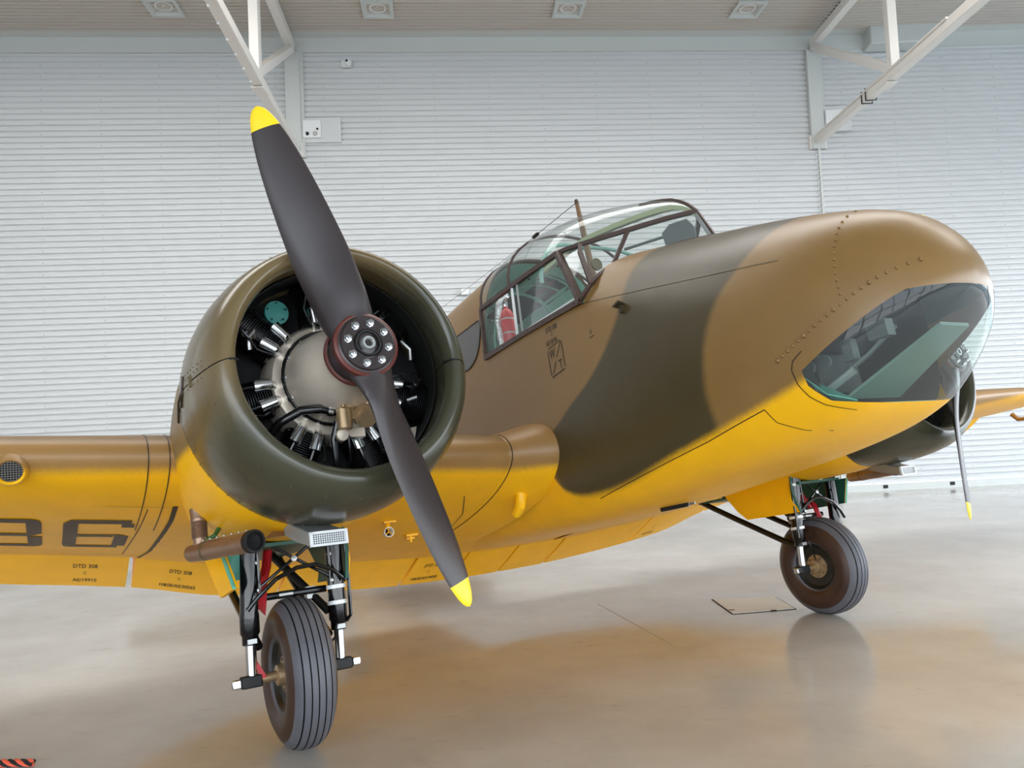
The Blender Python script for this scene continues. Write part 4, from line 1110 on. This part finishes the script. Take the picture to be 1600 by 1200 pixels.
def gear(s):
    def G(F, d, U): return P(F, s * (ES + d), U)
    def gp(mb, name, m, **kw): return mb.build(name, m, AC, OFF, **kw)
    ax = Vector((0, -s, 0))
    tm = MB(); tm.lathe(prof, G(0, 0, 0), ax, 72)
    for i in range(len(tm.f)):
        rr_ = i // 72; t_, r_ = prof[rr_]; t2, r2 = prof[rr_ + 1]
        tm.m[i] = 2 if (r_ + r2) / 2 < tyre_r((t_ + t2) / 2) - .006 and abs(t_) < .09 else (1 if abs((t_ + t2) / 2) > .112 else 0)
    wh = gp(tm, 'main_wheel', [M['tyre'], M['wall_rubber'], M['groove']], sharp=40)
    for q in (1, -1):
        MB().lathe([(.080, .195), (.098, .196), (.100, .186), (.075, .165), (.060, .09), (.055, .001)], G(0, 0, 0), ax * q, 40).build('wheel_disc', M['hub'], wh, sharp=30)
        MB().lathe([(.055, .10), (.075, .098), (.08, .06), (.115, .056), (.12, .045), (.12, .001)], G(0, 0, 0), ax * q, 28).build('hub_cap', M['brass'] if q * s > 0 else M['steel'], wh, sharp=30)
        for j in range(8):
            a = 2 * PI * j / 8; c0_ = G(0, 0, 0) + ax * q * .078 + Vector((.08 * math.cos(a), 0, .08 * math.sin(a)))
            MB().lathe([(0, .008), (.01, .008), (.011, .001)], c0_, ax * q, 6).build('wheel_bolt', M['steel'], wh)
    MB().tube([G(0, -.27, 0), G(0, .27, 0)], .027, 14).build('axle', M['brass'], wh)
    for d in (.25, -.25):
        sg = 1 if d > 0 else -1
        oleo = gp(MB().tube([G(.13, d * .92, .86), G(.10, d * .95, .70), G(.05, d, .36), G(.046, d, .345), G(.035, d, .25), G(.032, d, .235), G(.025, d, .19)], [.049, .049, .049, .053, .053, .044, .044], 20), 'oleo_strut', M['black'], sharp=40)
        MB().tube([G(.03, d, .20), G(.003, d, .0)], .029, 18).build('piston', M['chrome'], oleo)
        MB().box(G(.0, d + sg * .005, -.005), (.075, .11, .065)).build('foot_block', M['matt'], oleo, bevel=.008)
        lg = MB().box(G(.015, d + sg * .085, -.005), (.045, .05, .05)); lg = lg.build('jacking_lug', M['chrome'], oleo, bevel=.008)
        MB().lathe([(-.024, .012), (.024, .012)], G(.015, d + sg * .088, -.005), (1, 0, 0), 12).build('lug_hole', M['deep'], lg)
        MB().box(G(.075, d, .205), (.012, .05, .025)).build('data_plate', M['mesh_g'], oleo)
        if d < 0:
            for U in (.34, .43, .70):
                MB().lathe([(-.011, .057), (.011, .057), (.011, .047), (-.011, .047)], G(.04 + (U - .3) * .12, d, U), (0, 0, 1), 20, True).build('clamp_band', M['white'], oleo)
            MB().tube([G(.13, d - .055, .72), G(.11, d - .06, .45), G(.09, d - .06, .26), G(.06, d - .04, .23)], .011, 7).build('brake_hose', M['black'], oleo)
            MB().tube([G(.10, d + .03, .22), G(.10, d + .05, .15), G(.06, d + .11, .08), G(.03, d + .15, .06)], .006, 6).build('brake_hose', M['black'], oleo)
        for U in (.47, .62):
            MB().lathe([(0, .013), (.03, .011), (.032, .001)], G(.10, d * .82, U), (1, 0, 0), 8).build('bolt', M['steel'], oleo)
        MB().tube([G(.14, d * .80, .74), G(.12, d * .80, .44)], .008, 6).build('pipe', M['black'], oleo)
    # cross bracing and the bowed tie tube
    xb = gp(MB().tube([G(.12, .20, .755), G(.11, -.21, .485)], .0095, 8), 'cross_brace', M['black']); MB().tube([G(.12, -.20, .755), G(.11, .21, .475)], .0095, 8).build('brace_tube', M['black'], xb)
    MB().lathe([(-.012, .018), (.014, .018), (.016, .001)], G(.118, 0, .618), (1, 0, 0), 6).build('brace_clamp', M['steel'], xb)
    gp(MB().tube([G(.13, .275, .37), G(.15, .22, .43), G(.165, .12, .515), G(.17, .0, .562), G(.17, -.10, .568), G(.16, -.2, .53), G(.13, -.285, .46)], .0125, 10), 'tie_tube', M['black'])
    for d in (.2, -.2):
        gp(MB().tube([G(-1.22, d, .80), G(-.66, d, .50), G(-.02, d, .17)], .026, 12), 'drag_strut', M['black'])
    dr = gp(MB().tube([G(-.48, .02, .74), G(-.12, -.12, .45), G(.02, -.20, .30)], .024, 10), 'radius_rod', M['matt'])
    MB().box(G(-.08, -.135, .42), (.06, .06, .07)).build('rod_clevis', M['steel'], dr)
    cr_ = gp(MB().tube([G(-.05, -.22, .43), G(-.05, .22, .43)], .02, 10), 'cross_tube', M['black']); MB().tube([G(-.05, -.02, .43), G(-.05, .06, .43)], .0215, 10).build('tube_sleeve', M['steel'], cr_)
    rs_ = gp(MB().tube([G(-.15, .06, .80), G(-.12, .10, .60), G(-.08, .145, .50)], [.027, .027, .03], 10), 'ground_lock', M['red'])
    rs_['label'] = 'red ground lock strut'
    MB().plate([G(-.05, .115, .56), G(-.07, .19, .52), G(-.05, .20, .40), G(.0, .155, .33), G(-.05, .13, .41)], (.012, 0, 0)).build('lock_plate', M['red'], rs_)
    if s > 0:
        tg = gp(MB().plate([G(.02, .235, .125), G(.02, .255, .12), G(.03, .205, .0), G(.03, .175, .005)], (.006, 0, 0)), 'warning_tag', M['red'])
    # doors
    dm = [m_yel, M['tealdark']]
    a = [G(-.30, .415, .74), G(-.29, .415, .71), G(.05, .395, .46), G(.27, .362, .495), G(.03, .368, .69), G(.08, .335, .74)]
    dq = MB(); dq.add([a[1], a[2], a[3], a[4]] + [q - Vector((0, -s * .022, 0)) for q in (a[1], a[2], a[3], a[4])], [(0, 1, 2, 3), (0, 4, 5, 1), (1, 5, 6, 2), (3, 2, 6, 7), (0, 3, 7, 4)]); dq.mi = 1
    dq.add([q - Vector((0, -s * .022, 0)) for q in (a[1], a[2], a[3], a[4])], [(0, 1, 2, 3)])
    if s < 0:
        a = [None, G(-.44, .345, .72), G(-.36, .345, .49), G(.125, .345, .488), G(.20, .345, .70)]
        dq = MB(); dq.plate(a[1:], (0, s * .014, 0)); dq.m = [0, 1, 0, 0, 0, 0]
    do = gp(dq, 'wheel_door', dm, sharp=30)
    MB().tube([a[4], a[3]], .010, 6).build('door_edge', M['teal'], do)
    s > 0 and MB().plate([G(-.15, .40, .76), G(-.15, .23, .76), G(-.15, .22, .555), G(-.12, .36, .535)], (-.008, 0, 0)).build('door_lining', M['teal'] if s > 0 else M['tealdark'], do)
    b_ = [G(-.70, -.30, .80), G(.13, -.30, .82), G(.15, -.30, .466), G(-.44, -.30, .48)]
    mid = [G(-.27, -.30, .81), G(-.15, -.32, .470)]
    dq = MB(); pl4 = [b_[0], b_[1], G(.12, -.325, .70), G(.11, -.335, .58), b_[2], b_[3], G(-.50, -.335, .56), G(-.60, -.325, .68)]
    dq.plate(pl4, (0, -s * .014, 0)); dq.m = [0 if i != (1 if True else 0) else 1 for i in range(len(dq.f))]
    di = gp(dq, 'wheel_door', [m_yel, M['tealdark']], sharp=30)
    MB().tube([b_[1] + Vector((0, -s * .012, 0)), G(.13, -.312, .64), b_[2] + Vector((0, -s * .012, 0))], .012, 6).build('door_edge', M['tealdark'], di)
    gp(MB().lathe([(-.2, .05), (0, .066), (.003, .058), (-.1, .05), (-.1, .001)], G(-1.12, -.26, .785), (1, 0, -.12), 20), 'nacelle_tail_tube', M['teal'])  # open teal tube end at the tail of the nacelle
    # exhaust pipe outboard of the nacelle
    e0, e1 = G(.70, .335, .69), G(.10, .535, .712); d_ = (e1 - e0); dn = d_.normalized()
    ex = gp(MB().lathe([(0, .046), (0, .052), (d_.length * .74, .050), (d_.length, .044), (d_.length, .038), (.05, .040), (.03, .001)], e0, dn, 26), 'exhaust_pipe', M['exhaust'], sharp=40)
    MB().lathe([(-.004, .047), (.02, .047), (.03, .001)], e0, dn, 26).build('pipe_mouth', M['deep'], ex)
    MB().lathe([(-.006, .046), (-.006, .057), (.03, .057), (.03, .046)], e0, dn, 26, True).build('end_band', M['matt'], ex)
    MB().lathe([(-.008, .052), (.008, .052)], e0 + d_ * .72, dn, 26).build('pipe_band', M['oliv'], ex)
    MB().beam(e0 + d_ * .08 + Vector((0, 0, .05)), e0 + d_ * .95 + Vector((0, 0, .048)), .02, .012).build('pipe_flange', M['brass'], ex)
    for j in range(8):
        MB().ball(e0 + d_ * (.1 + j * .115) + Vector((0, 0, .056)), .0075, 6).build('flange_bolt', M['steel'], ex)
    nk = []
    b0_ = e0 + d_ * .84; t0_ = G(.16, .50, .94)
    nprof = [(0, .034), (.06, .034)]
    nl = (t0_ - b0_).length
    for j in range(9):
        nprof += [(.07 + j * .011, .037), (.0755 + j * .011, .043)]
    nprof += [(.18, .04), (nl, .045)]
    MB().lathe(nprof, b0_, t0_ - b0_, 20).build('exhaust_neck', M['exhaust'], ex, sharp=60)
    MB().tube([G(.20, .40, .83), G(.25, .44, .78), G(.24, .48, .76)], .012, 7).build('neck_stay', mat('green_fitting', (40, 92, 48), .4), ex)
    q = MB().plate([G(.60, .22, .735), G(.66, .28, .70), G(.58, .10, .715), G(.55, .05, .73)], (-.03, 0, 0)); q.build('heat_shield', M['exhaust'], ex)
    # oil cooler intake below the cowling
    ob = MB().loft([[G(F, d0 + a_ * w2, u0 + b2 * h2) for a_, b2 in ((-1, -1), (1, -1), (1, 1), (-1, 1))] for F, d0, w2, u0, h2 in ((.62, .12, .05, .75, .04), (.78, .09, .08, .70, .04), (.96, .05, .088, .643, .033))], caps=True)
    oc = gp(ob, 'oil_cooler_duct', M['mesh_g'], sharp=30, bevel=.006)
    o0 = G(.966, .05, .643)
    fr_ = MB(); 
    for a_, b2, c2_, d2 in ((0, .030, .18, .010), (0, -.030, .18, .010)):
        fr_.box(o0 + Vector((.004, a_, b2)), (.016, c2_, d2))
    for a_ in (-.086, .086):
        fr_.box(o0 + Vector((.004, a_, 0)), (.016, .012, .070))
    fr_.build('duct_frame', M['white'], oc)
    MB().box(o0 + Vector((-.004, 0, 0)), (.01, .165, .054)).build('duct_core', mat('cooler_core', (58, 62, 66), .5), oc)
    gr_ = MB()
    for i in range(15):
        gr_.box(o0 + Vector((.003, -.077 + i * .011, 0)), (.003, .003, .055))
    for i in range(6):
        gr_.box(o0 + Vector((.003, 0, -.025 + i * .010)), (.003, .16, .003))
    stuff(gr_.build('duct_grille', M['white'], oc))


gear(1); gear(-1)

# ------------------------------------------------------------------ lettering
TXT = {}


def text_mesh(body, size, name, m, parent, fn, align='CENTER', squash=1.0):
    cu_ = bpy.data.curves.new('txt', 'FONT'); cu_.body = body; cu_.size = size; cu_.align_x = align; cu_.resolution_u = 2; cu_.offset = size * .013
    o = bpy.data.objects.new('txt', cu_); COL.objects.link(o)
    dg = bpy.context.evaluated_depsgraph_get(); me_ = bpy.data.meshes.new_from_object(o.evaluated_get(dg)); bpy.data.objects.remove(o)
    bm_ = bmesh.new(); bm_.from_mesh(me_); bmesh.ops.triangulate(bm_, faces=bm_.faces)
    for v_ in bm_.verts:
        v_.co = fn(v_.co.x * squash, v_.co.y)
    me2 = bpy.data.meshes.new(name); bm_.to_mesh(me2); bm_.free(); me2.materials.append(m)
    return link(name, me2, parent)


def side_fn(F0_, U0_):
    return lambda x, y: P(F0_ + x, fus_side(F0_ + x, U0_ + y) + .002, U0_ + y)


for body, F_, U_, sz in (('DTD 308', .70, 1.825, .047), ('C', .70, 1.788, .040), ('AS/15976', .685, 1.738, .047)):
    text_mesh(body, sz, 'stencil_lettering', M['stencil'], fus, side_fn(F_, U_), squash=.72)
b0_ = [(.625, 1.715), (.79, 1.735), (.79, 1.545), (.625, 1.525)]
q = MB()
for i in range(4):
    a, b_ = b0_[i], b0_[(i + 1) % 4]; fus_strip(q, [(a[0] + (b_[0] - a[0]) * .06, a[1] + (b_[1] - a[1]) * .06), (a[0] + (b_[0] - a[0]) * .94, a[1] + (b_[1] - a[1]) * .94)], .007)
fus_strip(q, [(.645, 1.54), (.70, 1.615)], .007); fus_strip(q, [(.715, 1.64), (.78, 1.725)], .007)
q.build('stencil_box', M['stencil'], fus)
text_mesh('W', .085, 'stencil_lettering', M['stencil'], fus, side_fn(.672, 1.645), squash=.7); text_mesh('T', .085, 'stencil_lettering', M['stencil'], fus, side_fn(.748, 1.555), squash=.8)
text_mesh('6', .045, 'stencil_lettering', M['stencil'], fus, side_fn(1.10, 1.665), squash=.7)
q = MB(); fus_strip(q, [(1.08, 1.642), (1.125, 1.648)], .005); q.build('stencil_box', M['stencil'], fus)


def flap_fn(S0, t0, sgn=1):
    """on the lower face of the flaps: x runs inboard, y forward and up; t0 is the place between hinge and trailing edge"""
    def fn(x, y):
        S = S0 - x; b_ = wing_pt(S, XH + .012, False) + Vector((0, 0, .004)); te = wing_pt(S, 1.0, False) - Vector((0, 0, .15)); mdl = b_.lerp(te, .5) - Vector((0, 0, .004))
        L_ = (te - b_).length; t_ = t0 - y / L_
        p_ = b_.lerp(mdl, t_ * 2) if t_ < .5 else mdl.lerp(te, t_ * 2 - 1)
        return p_ - Vector((-.0012, 0, .003))
    return fn


for S0, lines, fl_o in ((3.24, ('DTD 308', 'C', 'AS/19910'), 2), (2.62, ('DTD 308', 'C', 'H&SB/AS/30565'), 1), (.565, ('DTD 308', 'C', 'H&SB/AS/14028'), 0), (-2.05, ('', 'C', 'AS/20003'), 0)):
    for i, body in enumerate(lines):
        if body:
            text_mesh(body, (.080, .062, .078)[i], 'stencil_lettering', M['stencil'], FLS[fl_o] if S0 > 0 else wing, flap_fn(S0, (.36, .57, .83)[i]), squash=.5)


# big serial digits 8 and 6 under the starboard wing, as stencilled bars
def digit(S0, polys, name):
    q = MB()
    for poly in polys:
        q.add([P(*(lambda F, S: (F, S, wing_low(F, S) - .0035))(-.26 - .80 * (1 - v_), S0 - u_ * .365)) for u_, v_ in poly], [tuple(range(len(poly)))])
    return q


def rects(*rs):
    out = []
    for (u0, v0, u1, v1) in rs:
        nu, nv = max(1, int((u1 - u0) / .2)), max(1, int((v1 - v0) / .1))
        for i in range(nu):
            for j in range(nv):
                a, b_, c, d = u0 + (u1 - u0) * i / nu, u0 + (u1 - u0) * (i + 1) / nu, v0 + (v1 - v0) * j / nv, v0 + (v1 - v0) * (j + 1) / nv
                out.append([(a, c), (b_, c), (b_, d), (a, d)])
    return out


d6 = rects((.10, .90, .93, 1.0), (.0, .12, .20, .90), (.20, .46, .72, .545), (.12, .0, .84, .09), (.74, .09, .95, .50), (.80, .80, .98, .90)) + [[(.0, .90), (.20, .90), (.20, 1.0), (.10, 1.0)], [(.0, .12), (.02, .03), (.12, 0), (.20, .12)], [(.66, .545), (.74, .50), (.92, .50), (.80, .56)]]
d8 = rects((.10, .90, .88, 1.0), (.0, .56, .20, .90), (.0, .10, .20, .46), (.20, .46, .80, .55), (.10, .0, .88, .10), (.80, .57, 1.0, .90), (.80, .10, 1.0, .44)) + [[(.88, .90), (1.0, .90), (.97, .97), (.88, 1.0)], [(.80, .57), (.80, .46), (.90, .50), (1.0, .57)], [(.80, .44), (.90, .50), (.80, .52)], [(.88, .10), (1.0, .10), (.97, .03), (.88, 0)]]
starwing = [o for o in AC.children if o.name.startswith('wing')][0]
m_dig = mat('serial_black_paint', (62, 48, 36), .5)
digit(3.39, d6, '').build('serial_digit', m_dig, starwing, fix=False)
digit(3.86, d8, '').build('serial_digit', m_dig, starwing, fix=False)


# emergency hatch lettering inside the cabin roof
def hatch_fn(F_, S_):
    return lambda x, y: P(F_ + x, S_ + y * .8, fus_top(F_ + x, S_ + y * .8) - .037)


text_mesh('EMERGENCY', .062, 'hatch_lettering', M['stencilred'], hw, hatch_fn(-.55, -.30), squash=.8); text_mesh('EXIT', .062, 'hatch_lettering', M['stencilred'], hw, hatch_fn(-.52, -.37), squash=.8)

# ------------------------------------------------------------------ loose things in the cockpit
fe = tag(empty('fire_extinguisher', W(-.03, .49, 1.95)), 'red fire extinguisher standing behind the cockpit side window', 'fire extinguisher')
fe.rotation_euler = ROT.to_euler()
MB().lathe([(0, .001), (0, .045), (.02, .056), (.24, .056), (.29, .04), (.31, .018), (.325, .018)], (0, 0, 0), (0, 0, 1), 24).build('cylinder', M['extred'], fe)
MB().lathe([(.325, .018), (.35, .022), (.37, .022), (.372, .001)], (0, 0, 0), (0, 0, 1), 12).tube([Vector((0, 0, .36)), Vector((.05, 0, .385))], .008, 6).build('valve', M['chrome'], fe)
for z in (.10, .21):
    MB().lathe([(0, .0575), (.012, .0575)], (0, 0, z), (0, .12, 1), 24).build('strap', M['mesh_g'], fe)
du = part(MB().tube([P(-.16, .50, 1.93), P(-.15, .50, 2.05), P(-.155, .50, 2.2), P(-.13, .48, 2.34), P(-.08, .42, 2.40)], .028, 12), 'foil_duct', M['foil'])
